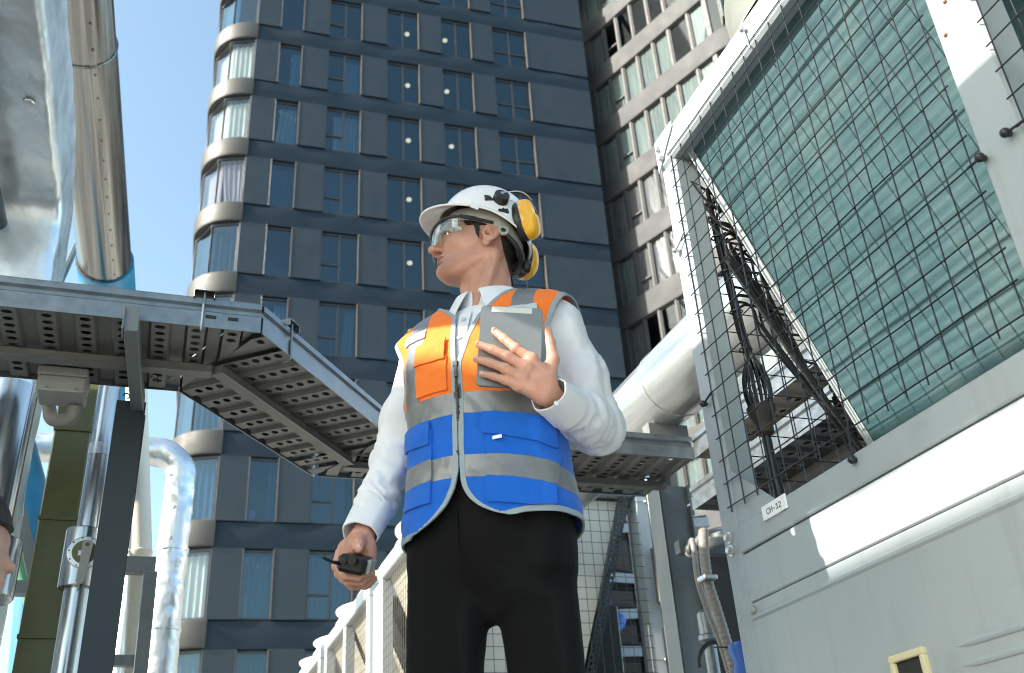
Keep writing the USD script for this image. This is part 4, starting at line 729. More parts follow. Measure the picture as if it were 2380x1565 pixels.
# ---------------------------------------------------------------- people: signed distance shapes meshed by surface nets
def surfnet(f, lo, hi, h):
    lo, hi = np.asarray(lo, float), np.asarray(hi, float); n = np.ceil((hi - lo) / h).astype(int) + 1
    ax = [lo[k] + h * np.arange(n[k]) for k in range(3)]; val = np.empty(n, np.float32)
    yy, zz = np.meshgrid(ax[1], ax[2], indexing='ij')
    for i in range(0, n[0], 8):
        xs = ax[0][i:i + 8]; p = np.empty((len(xs),) + yy.shape + (3,), np.float32); p[..., 0] = xs[:, None, None]; p[..., 1] = yy; p[..., 2] = zz
        val[i:i + 8] = f(p.reshape(-1, 3)).reshape(p.shape[:3])
    s = val < 0; c = np.zeros(n - 1, np.int8)
    for a, b, d in np.ndindex(2, 2, 2): c += s[a:n[0] - 1 + a, b:n[1] - 1 + b, d:n[2] - 1 + d]
    ij = np.argwhere((c > 0) & (c < 8)); idx = -np.ones(n - 1, np.int64); idx[tuple(ij.T)] = np.arange(len(ij))
    acc = np.zeros((len(ij), 3)); cnt = np.zeros(len(ij))
    cor = list(np.ndindex(2, 2, 2))
    for a in cor:
        for k in range(3):
            if a[k]: continue
            b = list(a); b[k] = 1; va = val[tuple((ij + a).T)]; vb = val[tuple((ij + b).T)]; m = (va < 0) != (vb < 0)
            t = np.where(m, va / np.where(m, va - vb, 1), 0); p = ij + np.array(a) * 1.0; p = p.astype(float); p[:, k] += t; acc[m] += p[m]; cnt[m] += 1
    v = lo + h * acc / cnt[:, None]; F = []
    for k in range(3):
        sl0 = [slice(None)] * 3; sl1 = [slice(None)] * 3; sl0[k] = slice(0, n[k] - 1); sl1[k] = slice(1, n[k])
        u, w = (k + 1) % 3, (k + 2) % 3
        e = s[tuple(sl0)] != s[tuple(sl1)]; g = np.argwhere(e); g = g[(g[:, u] > 0) & (g[:, w] > 0) & (g[:, u] < n[u] - 1) & (g[:, w] < n[w] - 1)]
        def cell(du, dw): q = g.copy(); q[:, u] -= du; q[:, w] -= dw; return idx[tuple(q.T)]
        q = np.stack([cell(1, 1), cell(0, 1), cell(0, 0), cell(1, 0)], 1); fl = ~s[tuple(g.T)]; q[fl] = q[fl][:, ::-1]; F.append(q)
    q = np.vstack(F); f3 = np.vstack([q[:, [0, 1, 2]], q[:, [0, 2, 3]]])
    for _ in range(2): v = v - vnormals(v, f3) * np.clip(f(v.astype(np.float32)), -h, h)[:, None] * .8
    return v, f3
def vnormals(v, f):
    n = np.zeros_like(v); c = np.cross(v[f[:, 1]] - v[f[:, 0]], v[f[:, 2]] - v[f[:, 0]])
    for k in range(3): np.add.at(n, f[:, k], c)
    return n / np.maximum(np.linalg.norm(n, axis=1, keepdims=True), 1e-12)
def cap(p, a, b, ra, rb=None):
    rb = ra if rb is None else rb; a, b = np.asarray(a, np.float32), np.asarray(b, np.float32); d = b - a
    t = np.clip(((p - a) @ d) / max(d @ d, 1e-9), 0, 1); return np.linalg.norm(p - a - t[:, None] * d, axis=1) - (ra + (rb - ra) * t)
def chainsd(p, pts, rad, k=.0):
    o = None
    for i in range(len(pts) - 1):
        c = cap(p, pts[i], pts[i + 1], rad[i], rad[i + 1]); o = c if o is None else (np.minimum(o, c) if not k else su(o, c, k))
    return o
def ell(p, c, r, R=None):
    q = p - np.asarray(c, np.float32)
    if R is not None: q = q @ np.asarray(R, np.float32).T
    r = np.asarray(r, np.float32); k0 = np.linalg.norm(q / r, axis=1); k1 = np.linalg.norm(q / (r * r), axis=1); return k0 * (k0 - 1) / np.maximum(k1, 1e-6)
def su(a, b, k): h = np.clip(.5 + .5 * (b - a) / k, 0, 1); return b + (a - b) * h - k * h * (1 - h)
def ss(a, b, k): return -su(-a, b, k)          # a minus b
def clip(v, f, s):
    """the part of the mesh where s >= 0, cut cleanly"""
    ins = s >= 0; k = ins[f].sum(1); keep = [f[k == 3]]; nv = list(); cache = {}; base = len(v)
    def cut(a, b):
        key = (a, b) if a < b else (b, a)
        if key not in cache: t = s[a] / (s[a] - s[b]); cache[key] = base + len(nv); nv.append(v[a] + t * (v[b] - v[a]))
        return cache[key]
    add = []
    for t in f[(k == 1) | (k == 2)]:
        i = [ins[x] for x in t]
        for r_ in range(3):
            a, b, c = t[r_], t[(r_ + 1) % 3], t[(r_ + 2) % 3]
            if ins[a] and not ins[b] and not ins[c]: add.append((a, cut(a, b), cut(a, c)))
            if ins[a] and ins[b] and not ins[c]: x, y = cut(b, c), cut(a, c); add += [(a, b, x), (a, x, y)]
    if add: keep.append(np.array(add))
    F = np.vstack(keep).astype(int) if any(len(x) for x in keep) else np.zeros((0, 3), int)
    Vv = np.vstack([v, np.array(nv).reshape(-1, 3)]); u, inv = np.unique(F, return_inverse=True); return Vv[u], inv.reshape(F.shape)
def solid(v, f, t, off=0.0):
    n = vnormals(v, f); a, b = v + n * (off + t), v + n * off; m = len(v)
    e = np.sort(np.vstack([f[:, [0, 1]], f[:, [1, 2]], f[:, [2, 0]]]), 1); d = np.vstack([f[:, [0, 1]], f[:, [1, 2]], f[:, [2, 0]]]); u, inv, cnt = np.unique(e, axis=0, return_inverse=True, return_counts=True)
    bd = d[cnt[inv.ravel()] == 1]; side = np.vstack([np.stack([bd[:, 1], bd[:, 0], bd[:, 0] + m], 1), np.stack([bd[:, 1], bd[:, 0] + m, bd[:, 1] + m], 1)]) if len(bd) else np.zeros((0, 3), int)
    return np.vstack([a, b]), np.vstack([f, f[:, ::-1] + m, side])
def lerp(z, tab): t = np.array(tab, float); return np.interp(z, t[:, 0], t[:, 1])
def join(*ms):
    v, f, n = [], [], 0
    for a, b in ms: v.append(a); f.append(np.asarray(b) + n); n += len(a)
    return np.vstack(v), np.vstack(f)
def fold(v, sc, amp, seed, oct_=3): return ((meshkit.fbm(v * np.asarray(sc, float), oct_, seed) - .5) * 2 * amp)[:, None]

AZ = math.radians(18.5); ER, ED = V(math.cos(AZ), -math.sin(AZ), 0), V(math.sin(AZ), math.cos(AZ), 0); D0 = 1.94
def W(q): q = np.asarray(q, float); return q[..., :1] * ER + (q[..., 1:2] + D0) * ED + q[..., 2:3] * V(0, 0, 1)
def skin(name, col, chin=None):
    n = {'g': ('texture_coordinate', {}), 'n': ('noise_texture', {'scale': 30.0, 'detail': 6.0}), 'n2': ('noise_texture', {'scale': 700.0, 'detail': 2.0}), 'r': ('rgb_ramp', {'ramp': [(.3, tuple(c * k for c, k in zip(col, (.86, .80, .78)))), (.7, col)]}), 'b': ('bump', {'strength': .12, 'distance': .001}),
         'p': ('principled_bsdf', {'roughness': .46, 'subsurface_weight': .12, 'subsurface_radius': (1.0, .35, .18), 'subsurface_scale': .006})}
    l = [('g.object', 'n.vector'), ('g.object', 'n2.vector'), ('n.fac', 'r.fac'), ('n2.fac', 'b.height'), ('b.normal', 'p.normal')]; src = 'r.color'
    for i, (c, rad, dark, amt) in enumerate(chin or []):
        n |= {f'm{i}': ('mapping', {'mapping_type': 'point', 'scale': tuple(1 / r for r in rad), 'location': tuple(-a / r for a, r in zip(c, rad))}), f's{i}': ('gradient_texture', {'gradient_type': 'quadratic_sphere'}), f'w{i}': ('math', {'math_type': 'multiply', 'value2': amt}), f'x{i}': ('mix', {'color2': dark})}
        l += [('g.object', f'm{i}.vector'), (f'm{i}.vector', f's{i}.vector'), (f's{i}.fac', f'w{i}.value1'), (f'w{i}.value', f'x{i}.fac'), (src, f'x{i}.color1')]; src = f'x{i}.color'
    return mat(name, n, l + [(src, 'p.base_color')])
def fabric(name, col, rough=.85, weave=900.0, sheen=.15, var=.05, trans=0.0):
    mat(name, {'g': ('texture_coordinate', {}), 'n': ('noise_texture', {'scale': 12.0, 'detail': 4.0}), 'v': ('noise_texture', {'scale': weave, 'detail': 1.0}), 'r': ('rgb_ramp', {'ramp': [(.3, tuple(c * (1 - var) for c in col)), (.7, tuple(min(1, c * (1 + var)) for c in col))]}), 'b': ('bump', {'strength': .25, 'distance': .0012}),
               'p': ('principled_bsdf', {'roughness': rough, 'sheen_weight': sheen, 'specular_ior_level': .25}), 't': ('translucent_bsdf', {'color': col}), 'x': ('mix_closure', {'fac': trans})},
        [('g.object', 'n.vector'), ('g.object', 'v.vector'), ('n.fac', 'r.fac'), ('r.color', 'p.base_color'), ('v.fac', 'b.height'), ('b.normal', 'p.normal'), ('p.BSDF', 'x.closure1'), ('t.BSDF', 'x.closure2')], surface='x.closure')
fabric('shirt_white', (.86, .87, .91), trans=.12); fabric('vest_orange', (.92, .20, .025), .8, 500, trans=.05); fabric('vest_blue', (.004, .112, .54), .8, 500); fabric('trouser_black', (.0028, .0032, .0036), .95, 700, .0)
paint('reflective_grey', (.19, .20, .215), .38, .05, 14, metal=.25); paint('binding_grey', (.27, .33, .37), .7, .06); paint('tab_pale', (.50, .57, .60), .5, .05)
paint('shell_white', (.80, .79, .78), .22, .02, coat=.4); paint('suspension_grey', (.36, .35, .32), .5, .05); paint('cup_yellow', (.86, .44, .02), .25, .03, coat=.4); paint('black_plastic', (.016, .018, .021), .38, .1)
paint('hair_dark', (.012, .009, .008), .5, .3, 40, bump=.3, bscale=900); paint('lip', (.36, .145, .115), .48, .06, 40); paint('eye_white', (.62, .60, .58), .2, .02); paint('iris', (.04, .025, .018), .15, .1); paint('nail', (.66, .40, .34), .3, .03)
paint('tablet_grey', (.24, .245, .24), .36, .02, 8, metal=.55); paint('tablet_strip', (.62, .62, .60), .4, .02); paint('boot', (.02, .018, .016), .6, .1); paint('radio_black', (.005, .005, .006), .4, .05); paint('radio_clip', (.35, .35, .32), .45, .05)
glass('lens', (.90, .95, .94), .02, .20, (1.0, .97, .84))

# ---- the man: coordinates are (right, away, up) about his standing place; the torso is turned 25 degrees to the picture's left
FB = math.radians(25); LB, FWD = V(math.cos(FB), -math.sin(FB), 0), V(-math.sin(FB), -math.cos(FB), 0)
TC = V(.004, .0, 0)
def bodyc(q): p = q - TC.astype(np.float32); return p @ LB.astype(np.float32), p @ FWD.astype(np.float32), q[:, 2]
def torso(q, grow=0.0, top=1.60, bot=.80):
    l, f, z = bodyc(q)
    a = lerp(z, [(.80, .05), (.84, .125), (.885, .158), (.93, .162), (1.0, .163), (1.10, .153), (1.20, .151), (1.30, .164), (1.38, .176), (1.43, .170), (1.47, .13), (1.50, .09), (1.54, .06)]) + grow
    b = lerp(z, [(.80, .02), (.84, .075), (.885, .110), (.93, .128), (1.0, .130), (1.10, .122), (1.20, .118), (1.30, .122), (1.36, .118), (1.42, .100), (1.47, .080), (1.51, .062), (1.54, .05)]) + grow
    fo = lerp(z, [(.9, 0), (1.25, .005), (1.40, -.008), (1.5, -.02)])
    k = (np.abs(l / a) ** 2.4 + np.abs((f - fo) / b) ** 2.4) ** (1 / 2.4); d = (k - 1) * np.minimum(a, b) * .9
    for s in (-1, 1):
        sh = TC + LB * (s * (.155 if s > 0 else .142)) + FWD * -.012 + V(0, 0, 1.425); nk = TC + LB * (s * .055) + FWD * -.02 + V(0, 0, 1.440); d = su(d, cap(q, nk, sh, .048 + grow, .050 + grow), .05)
    return np.maximum(np.maximum(d, z - top), bot - z)
# head frame
HY = math.radians(78); HF = V(-math.sin(HY), -math.cos(HY), 0); HU = V(0, 0, 1); HL = np.cross(HU, HF); tl = math.radians(4); HF, HU = math.cos(tl) * HF + math.sin(tl) * HU, math.cos(tl) * HU - math.sin(tl) * HF
HO = V(.010, 0, 1.658); HR = np.stack([HF, HL, HU]).astype(np.float32)
hw = lambda *a: HO + np.asarray(a, float) @ np.stack([HF, HL, HU])      # head (forward, left, up) -> man
def headsd(q):
    p = (q - HO.astype(np.float32)) @ HR.T; m = p.copy(); m[:, 1] = np.abs(m[:, 1]); m0 = m.copy(); m[:, 2] = np.where(m[:, 2] < -.015, -.015 + (m[:, 2] + .015) / .78, m[:, 2])
    d = ell(m, (-.010, 0, .046), (.092, .075, .088))
    d = su(d, ell(m, (.030, 0, -.018), (.064, .060, .086)), .03)
    d = su(d, cap(m, (-.012, .050, -.046), (.066, .019, -.088), .019, .017), .035)
    d = su(d, ell(m, (.046, 0, -.066), (.046, .040, .034)), .03)
    d = su(d, ell(m, (.083, 0, -.087), (.019, .022, .018)), .018)
    d = su(d, ell(m, (.062, .040, -.010), (.026, .026, .024)), .03)
    d = su(d, cap(m, (.093, 0, .036), (.082, .036, .036), .012, .009), .018)
    d = ss(d, ell(m, (.104, .032, .014), (.018, .020, .014)), .016)
    d = su(d, ell(m, (.079, .031, .0145), (.0135, .0145, .0115)), .006); d = ss(d, ell(m, (.0955, .0335, .0145), (.014, .0125, .0040), np.array([[.92, .39, 0], [-.39, .92, 0], [0, 0, 1]])), .0015)
    d = su(d, cap(m, (.086, 0, .030), (.108, 0, -.008), .0075, .0090), .012)
    d = su(d, ell(m, (.114, 0, -.0135), (.0115, .0110, .0100)), .007)
    d = su(d, ell(m, (.101, .0125, -.019), (.0115, .0065, .0080)), .007)
    d = ss(d, ell(m, (.104, .0075, -.0275), (.0075, .0042, .0060)), .003)
    d = su(d, ell(m, (.0925, 0, -.046), (.0100, .023, .0060)), .007)
    d = su(d, ell(m, (.0895, 0, -.0585), (.0100, .021, .0068)), .007)
    d = ss(d, ell(m, (.098, 0, -.0525), (.010, .027, .0014)), .0025)
    d = ss(d, ell(m, (.094, 0, -.071), (.008, .020, .0055)), .010)
    # ear
    E = np.array([[.94, 0, .34], [-.08, .96, .2], [-.33, -.2, .92]], np.float32); ec = (-.008, .079, .004)
    e = ell(m0, ec, (.019, .0075, .0315), E); e = ss(e, ell(m0, (-.004, .0875, .004), (.0115, .0068, .0195), E), .004); e = su(e, cap(m0, (-.002, .083, .020), (-.012, .085, .008), .0022, .0020), .003)
    e = su(e, ell(m0, (.003, .0765, -.0245), (.0095, .0055, .0105)), .009); e = su(e, ell(m0, (.0095, .0765, -.003), (.0045, .0040, .0070)), .005); e = ss(e, ell(m0, (.003, .083, -.005), (.0055, .008, .0075)), .003)
    d = su(d, e, .006)
    # neck
    nk = cap(q, hw(-.018, 0, -.015), V(.020, .012, 1.43), .049, .054); nk = su(nk, cap(q, hw(.006, .0, -.068), V(.010, -.012, 1.44), .034, .044), .03)
    nk = su(nk, cap(q, hw(-.022, .054, -.045), V(-.014, -.052, 1.455), .011, .010), .018); nk = su(nk, ell(q, hw(.034, 0, -.108), (.011, .011, .014)), .015)
    return su(d, nk, .012)
hv, hf = surfnet(headsd, (-.16, -.14, 1.42), (.17, .15, 1.82), .0024)
# left hand on the tablet
def hand_left(q):
    fg = {'i': [(.095, -.228, 1.250), (.066, -.229, 1.276), (.045, -.2225, 1.302), (.027, -.2155, 1.324)], 'm': [(.084, -.231, 1.230), (.050, -.233, 1.256), (.022, -.225, 1.277), (-.006, -.2155, 1.296)],
          'r': [(.074, -.230, 1.211), (.042, -.232, 1.232), (.014, -.224, 1.250), (-.012, -.2155, 1.264)], 'p': [(.067, -.226, 1.196), (.042, -.226, 1.210), (.020, -.219, 1.222), (-.002, -.2145, 1.231)]}
    rr = {'i': (.0112, .0098, .0087, .0073), 'm': (.0116, .0100, .0088, .0074), 'r': (.0111, .0096, .0084, .0071), 'p': (.0100, .0086, .0074, .0063)}
    d = None
    for k in 'imrp':
        c = chainsd(q, fg[k], rr[k], .004); c = su(c, ell(q, fg[k][1], (.0100, .0092, .0092)), .004); d = c if d is None else np.minimum(d, c)
    pal = None
    for k in 'imrp':
        c = cap(q, fg[k][0], V(.118, -.205, 1.190) + (V(.006, 0, .010) if k in 'im' else V(-.004, 0, -.008)), rr[k][0] + .0015, .0165); pal = c if pal is None else su(pal, c, .010)
    pal = su(pal, ell(q, (.098, -.212, 1.216), (.030, .014, .030)), .014)
    d = su(d, pal, .008)
    for k in 'imr': d = su(d, ell(q, V(*fg[k][0]) + V(.002, -.004, 0), (.009, .007, .009)), .006)
    d = su(d, cap(q, (.117, -.205, 1.194), (.148, -.165, 1.178), .0225, .0255), .012)
    th = chainsd(q, [(.122, -.204, 1.206), (.139, -.199, 1.262), (.1365, -.196, 1.302), (.1335, -.199, 1.330)], (.0165, .0125, .0098, .0080), .006); th = su(th, ell(q, (.122, -.208, 1.226), (.020, .014, .026)), .012)
    return su(d, th, .008)
lv_, lf_ = surfnet(hand_left, (-.05, -.26, 1.13), (.19, -.13, 1.36), .0019)
# right hand round the radio
RC = V(-.268, -.030, .924)
def hand_right(q):
    d = cap(q, (-.250, .030, 1.03), (-.262, .008, .988), .026, .023)
    d = su(d, ell(q, (-.290, .004, .952), (.022, .026, .034)), .018)
    K = [((-.300, -.014, .952), (-.306, -.020, .924), (-.290, -.024, .903), (-.262, -.022, .899), (-.238, -.018, .908)), ((-.303, .004, .945), (-.304, .000, .915), (-.286, -.004, .897), (-.258, -.004, .895), (-.240, -.002, .906)),
         ((-.300, .022, .941), (-.298, .020, .911), (-.280, .016, .894), (-.254, .016, .893), (-.238, .016, .905)), ((-.292, .038, .940), (-.290, .036, .914), (-.274, .033, .899), (-.252, .032, .899), (-.240, .031, .908))]
    for c in K: d = su(d, chainsd(q, c, (.0112, .0098, .0090, .0082, .0070), .004), .0035)
    th = chainsd(q, [(-.262, .0, .988), (-.264, -.022, .970), (-.262, -.046, .957), (-.258, -.062, .944)], (.019, .0135, .0112, .0085), .008); d = su(d, th, .010)
    return su(d, ell(q, (-.246, .006, .958), (.015, .020, .028)), .012)
rv_, rf_ = surfnet(hand_right, (-.34, -.10, .86), (-.19, .07, 1.06), .0021)
def hidden(q):
    d = torso(q, -.04, 1.44, .86)
    for s, k in ((-1, -.098), (1, .088)): d = su(d, chainsd(q, [(k * .85, .004, .90), (k * 1.03, .0, .50), (k * 1.08, .02, .10)], (.05, .036, .03)), .02)
    d = su(d, chainsd(q, [(-.132, .062, 1.40), (-.207, .088, 1.18), (-.250, .03, 1.03)], (.030, .028, .022)), .03); return su(d, chainsd(q, [(.160, -.068, 1.40), (.236, .0, 1.192), (.150, -.16, 1.184)], (.030, .030, .022)), .03)
bv_, bf_ = surfnet(hidden, (-.34, -.24, .02), (.34, .2, 1.50), .016)
PERSON = thing('person', 'man in white hard hat and orange blue safety vest holding a tablet and radio', 'person', W(V(0, 0, 0)))
pl0 = LOC[str(PERSON.GetPath())]
chw = W(hw(.072, .012, -.064)) - pl0; upl = W(hw(.100, .010, -.033)) - pl0; nosew = W(hw(.113, .0, -.014)) - pl0; earw = W(hw(-.012, .085, .0)) - pl0
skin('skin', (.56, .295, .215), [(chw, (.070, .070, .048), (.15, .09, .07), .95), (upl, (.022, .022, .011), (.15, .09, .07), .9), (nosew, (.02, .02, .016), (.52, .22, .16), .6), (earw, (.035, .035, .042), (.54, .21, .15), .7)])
skin_mesh = join((hv, hf), (lv_, lf_), (rv_, rf_), (bv_, bf_))
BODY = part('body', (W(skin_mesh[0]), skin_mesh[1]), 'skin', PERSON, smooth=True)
def bp(name, m, mt, par, smooth=True): return part(name, (W(m[0]), m[1]), mt, par, smooth=smooth)
# hair, lips, eyes, brows
hp_ = (hv - HO) @ HR.astype(float).T; F_, L_, U_ = hp_.T
hn = vnormals(hv, hf)
wob = (meshkit.fbm(hv * 130, 2, 3) - .5) * .010
wob *= .55
mask = np.maximum(np.minimum.reduce([-.034 + .45 * np.minimum(U_, .0) - F_ + wob, U_ + .098 + wob, .11 + 0 * U_]), np.minimum(.052 + .3 * (U_ - .03) - np.abs(F_ + .002) + wob, U_ - .024 + wob))
mask = np.maximum(mask, np.minimum.reduce([.0070 - np.abs(F_ - .024 - .15 * (U_ - .02)) + wob - .006 * np.clip((.02 - U_) / .03, 0, 1), U_ + .010 + wob, np.abs(L_) - .05]))
mask = np.maximum(mask, np.minimum(U_ - .050 + wob, .070 - F_)); mask = np.minimum(mask, np.where((np.abs(L_) > .0755) & (F_ > -.034) & (F_ < .017) & (U_ < .046), -1, 1.0))
cv, cf = clip(hv, hf, mask); cs = solid(cv, cf, .0035, .0002); part('hair', (W(cs[0]), cs[1]), 'hair_dark', PERSON, smooth=True)
lm = np.minimum(.0092 - np.sqrt(((U_ + .0443) / .8) ** 2 + (L_ * .37) ** 2), F_ - .074); cv, cf = clip(hv, hf, lm); cs = solid(cv, cf, .0004); part('lips', (W(cs[0]), cs[1]), 'lip', PERSON, smooth=True)
for s in (-1, 1):
    part('eyelash', MB().tube([W(hw(.0905 - .35 * abs(t - .2) ** 2 * .03 - .011 * (t > 0) * t * t - .004, s * (.0325 + .0125 * t), .0185 - .0035 * t * t)) for t in np.linspace(-1, 1, 9)], [.0004, .001, .0012, .0012, .0012, .0012, .0012, .001, .0004], 6), 'hair_dark', PERSON, smooth=True)
    e = part('eye', MB().sphere(W(hw(.0785, s * .031, .0145)), .0118, 3), 'eye_white', PERSON, smooth=True); part('iris', MB().sphere(W(hw(.0865, s * .0285, .0150)), .0052, 2), 'iris', e, smooth=True)
    bw = [W(hw(.104 - .010 * t - .028 * t * t, s * (.012 + .040 * t), .0395 + .006 * math.sin(t * 2.6))) for t in np.linspace(0, 1, 9)]; part('eyebrow', MB().tube(bw, [.002, .0034, .0038, .0038, .0036, .0032, .0028, .002, .001], 8), 'hair_dark', PERSON, smooth=True)
for k, c in enumerate([(.0255, -.2215, 1.3255), (-.0075, -.2215, 1.2968), (-.0135, -.2212, 1.2645), (-.0035, -.2195, 1.2312)]): part('fingernail', MB().sphere(W(V(*c)), .0046, 2, (1.0, .6, .9)), 'nail', BODY, smooth=True)
part('fingernail', MB().sphere(W(V(-.2575, -.0685, .9475)), .0056, 2, (.85, .6, 1)), 'nail', BODY, smooth=True)
# trousers and boots
def trous(q):
    d = torso(q, .002, 1.09, .80)
    lg = [chainsd(q, [(k * .80, dz, .955), (k * .98, dz, .74), (k * 1.04, dz - .01, .46), (k * 1.08, dz + .02, .06)], (.088, .074, .062, .058)) for k, dz in ((-.102, .012), (.092, -.006))]
    return su(d, su(lg[0], lg[1], .006), .016)
tv, tf = surfnet(trous, (-.26, -.2, .03), (.26, .2, 1.11), .008)
tv = tv + vnormals(tv, tf) * (fold(tv, (22, 22, 7), .004, 11) + fold(tv, (30, 30, 40), .002, 12) * np.clip((tv[:, 2:3] - .75) * 6, 0, 1)); tv, tf = clip(tv, tf, np.minimum(tv[:, 2] - .06, 1.085 - tv[:, 2])); TR = bp('trousers', (tv, tf), 'trouser_black', PERSON)
part('fly_seam', MB().tube([W(TC + FWD * (.136 - .10 * max(0, .86 - z)) + LB * -.012 + V(0, 0, z)) for z in np.linspace(1.0, .84, 10)], .0016, 6), 'trouser_black', TR)
for k, dz in ((-.106, .03), (.095, .01)):
    b = lambda q: su(su(ell(q, V(k, dz - .06, .045), (.045, .13, .045)), cap(q, V(k, dz, .05), V(k, dz + .01, .13), .046, .045), .03), ell(q, V(k, dz - .14, .035), (.044, .05, .034)), .02)
    m = surfnet(b, V(k - .08, dz - .24, -.02), V(k + .08, dz + .12, .19), .008); bo = bp('boot', clip(m[0], m[1], m[0][:, 2] - .004), 'boot', PERSON)
# shirt
def sleeveR(q): return chainsd(q, [(-.132, .062, 1.410), (-.180, .080, 1.28), (-.208, .088, 1.17), (-.236, .060, 1.085), (-.252, .030, 1.035)], (.050, .0495, .046, .042, .0375), .02)
def sleeveL(q): return chainsd(q, [(.164, -.070, 1.412), (.206, -.045, 1.295), (.237, -.002, 1.192), (.199, -.085, 1.186), (.155, -.155, 1.184)], (.053, .054, .051, .048, .042), .022)
def shirt(q): return su(su(torso(q, .003, 1.475), sleeveR(q), .022), sleeveL(q), .022)
sv, sf = surfnet(shirt, (-.34, -.24, .95), (.36, .22, 1.52), .0058)
n = vnormals(sv, sf); l_, f_, z_ = bodyc(sv)
aR = np.clip(1.30 - np.abs(sv[:, 2] - 1.12) * 8, 0, 1) * (sv[:, 0] < -.15); aL = ((sv[:, 0] > .12) & (np.linalg.norm(sv - V(.237, 0, 1.19), axis=1) < .16)) * 1.0
def ridges(v, a, b, freq, tw, seed):
    ax = unit(np.asarray(b, float) - np.asarray(a, float)); t = (v - a) @ ax; x, y, _ = frame_from_z(ax); ph = np.arctan2((v - a) @ y, (v - a) @ x); nz = meshkit.fbm(v * 16, 3, seed)
    return (np.abs(np.sin(t * freq + tw * np.sin(ph + 5 * nz) + 6 * nz)) ** 1.6 - .5)[:, None]
sv = sv + n * (fold(sv, (14, 14, 9), .005, 21) + fold(sv, (34, 34, 26), .0028, 22) + aR[:, None] * ridges(sv, (-.2, .08, 1.3), (-.25, .03, 1.03), 75, 2.4, 5) * .0052 + aL[:, None] * ridges(sv, (.237, 0, 1.19), (.15, -.16, 1.184), 70, 2.2, 6) * .0060 + fold(sv, (9, 9, 30), .003, 23))
keep = np.where(sv[:, 0] < -.2, sv[:, 2] - 1.037, 1.0); keep = np.where((sv[:, 0] > .1) & (sv[:, 1] < -.10) & (sv[:, 2] < 1.26), np.minimum(keep, (sv - V(.158, -.150, 1.178)) @ unit(V(.05, .07, -.01))), keep); keep = np.minimum(keep, np.where(np.abs(l_) < .2, np.where((sv[:, 0] > -.172) & (sv[:, 0] < .20), z_ - 1.08, 1), 1))
SH = bp('shirt', solid(*clip(sv, sf, keep), .0012, -.0012), 'shirt_white', PERSON)
def cuff(a, b, r0, r1, nm='cuff'):
    a, b = V(*a), V(*b); ax = unit(b - a); x, y, _ = frame_from_z(ax); G = []
    for t, rr in [(0, r0 + .003), (.03, r0 + .0045), (.5, (r0 + r1) / 2 + .004), (.97, r1 + .004), (1, r1 + .003), (1, r1 + .0005), (.5, r1 - .0005), (0, r0 - .002)]:
        G.append([a + (b - a) * t + (rr + .0014 * math.sin(3 * p + 2 * t) + .0008 * math.sin(7 * p + 5 * t)) * (math.cos(p) * x * 1.04 + math.sin(p) * y * .94) for p in np.linspace(0, 2 * math.pi, 40, endpoint=False)])
    G = np.array(G); m = MB().grid(W(G), wrap=True, flip=False); return part(nm, m, 'shirt_white', SH, smooth=60), x, y
cuff((-.243, .046, 1.058), (-.2655, .006, .992), .0385, .0345)
_, cx_, cy_ = cuff((.166, -.140, 1.178), (.124, -.198, 1.190), .041, .036)
part('button', MB().lathe([(0, .0022), (.0045, .0022), (.0055, .001), (.0055, 0)], W(V(.137, -.214, 1.160)), W(V(.0, -.9, -.5)) - W(V(0, 0, 0)), 14), 'tab_pale', SH)
# collar: stand and folded wings
nc = V(.016, -.002, 0); G = []
angs = np.linspace(.10, 2 * math.pi - .10, 70); dirv = [FWD * math.cos(a) + LB * math.sin(a) for a in angs]
def colrow(rad, z, point=0.0, tip=0.0, spread=.10):
    row = []
    for a in np.linspace(spread, 2 * math.pi - spread, 70):
        d = FWD * math.cos(a) + LB * math.sin(a); fr = math.exp(-((min(a, 2 * math.pi - a) - spread) / .42) ** 2); row.append(nc + d * (rad + .004 * abs(math.sin(a)) + tip * fr) + V(0, 0, z - .016 * math.cos(a) - point * fr))
    return row
G = [colrow(.066, 1.460), colrow(.063, 1.490), colrow(.060, 1.526, spread=.12), colrow(.062, 1.5335, spread=.16), colrow(.067, 1.531, spread=.20), colrow(.075, 1.515, .005, .003, .27), colrow(.086, 1.492, .016, .006, .36), colrow(.095, 1.472, .030, .008, .44)]
cm = MB().grid(W(np.array(G)), flip=True); g_ = cm.mesh(); cs = solid(g_[0], g_[1], .0016); part('collar', cs, 'shirt_white', SH, smooth=60)
pk = [(l, z) for z in np.linspace(1.30, 1.468, 16) for l in (-.013, .013)]
def front_f(l, z, grow=0.0):
    a = lerp(z, [(.93, .180), (1.0, .172), (1.10, .162), (1.20, .161), (1.30, .172), (1.38, .180), (1.43, .170), (1.47, .13), (1.50, .09)]) + grow; b = lerp(z, [(.93, .132), (1.0, .130), (1.10, .122), (1.20, .118), (1.30, .122), (1.36, .118), (1.42, .100), (1.47, .080), (1.51, .062)]) + grow
    return lerp(z, [(.9, 0), (1.25, .005), (1.40, -.008), (1.5, -.02)]) + b * (1 - abs(l / a) ** 2.4) ** (1 / 2.4)
G = [[TC + LB * l + FWD * (front_f(l, z, .009)) + V(0, 0, z) for l in (-.014, 0, .014)] for z in np.linspace(1.27, 1.452, 18)]; cs = solid(*MB().grid(W(np.array(G)), flip=True).mesh(), .002); part('placket', cs, 'shirt_white', SH, smooth=60)
for z in (1.428, 1.372, 1.318): part('button', MB().lathe([(0, .002), (.0048, .002), (.0058, .0008), (.0058, 0)], W(TC + FWD * (front_f(0, z, .0115)) + V(0, 0, z)), W(FWD + V(0, 0, .3)) - W(V(0, 0, 0)), 14), 'tab_pale', SH)
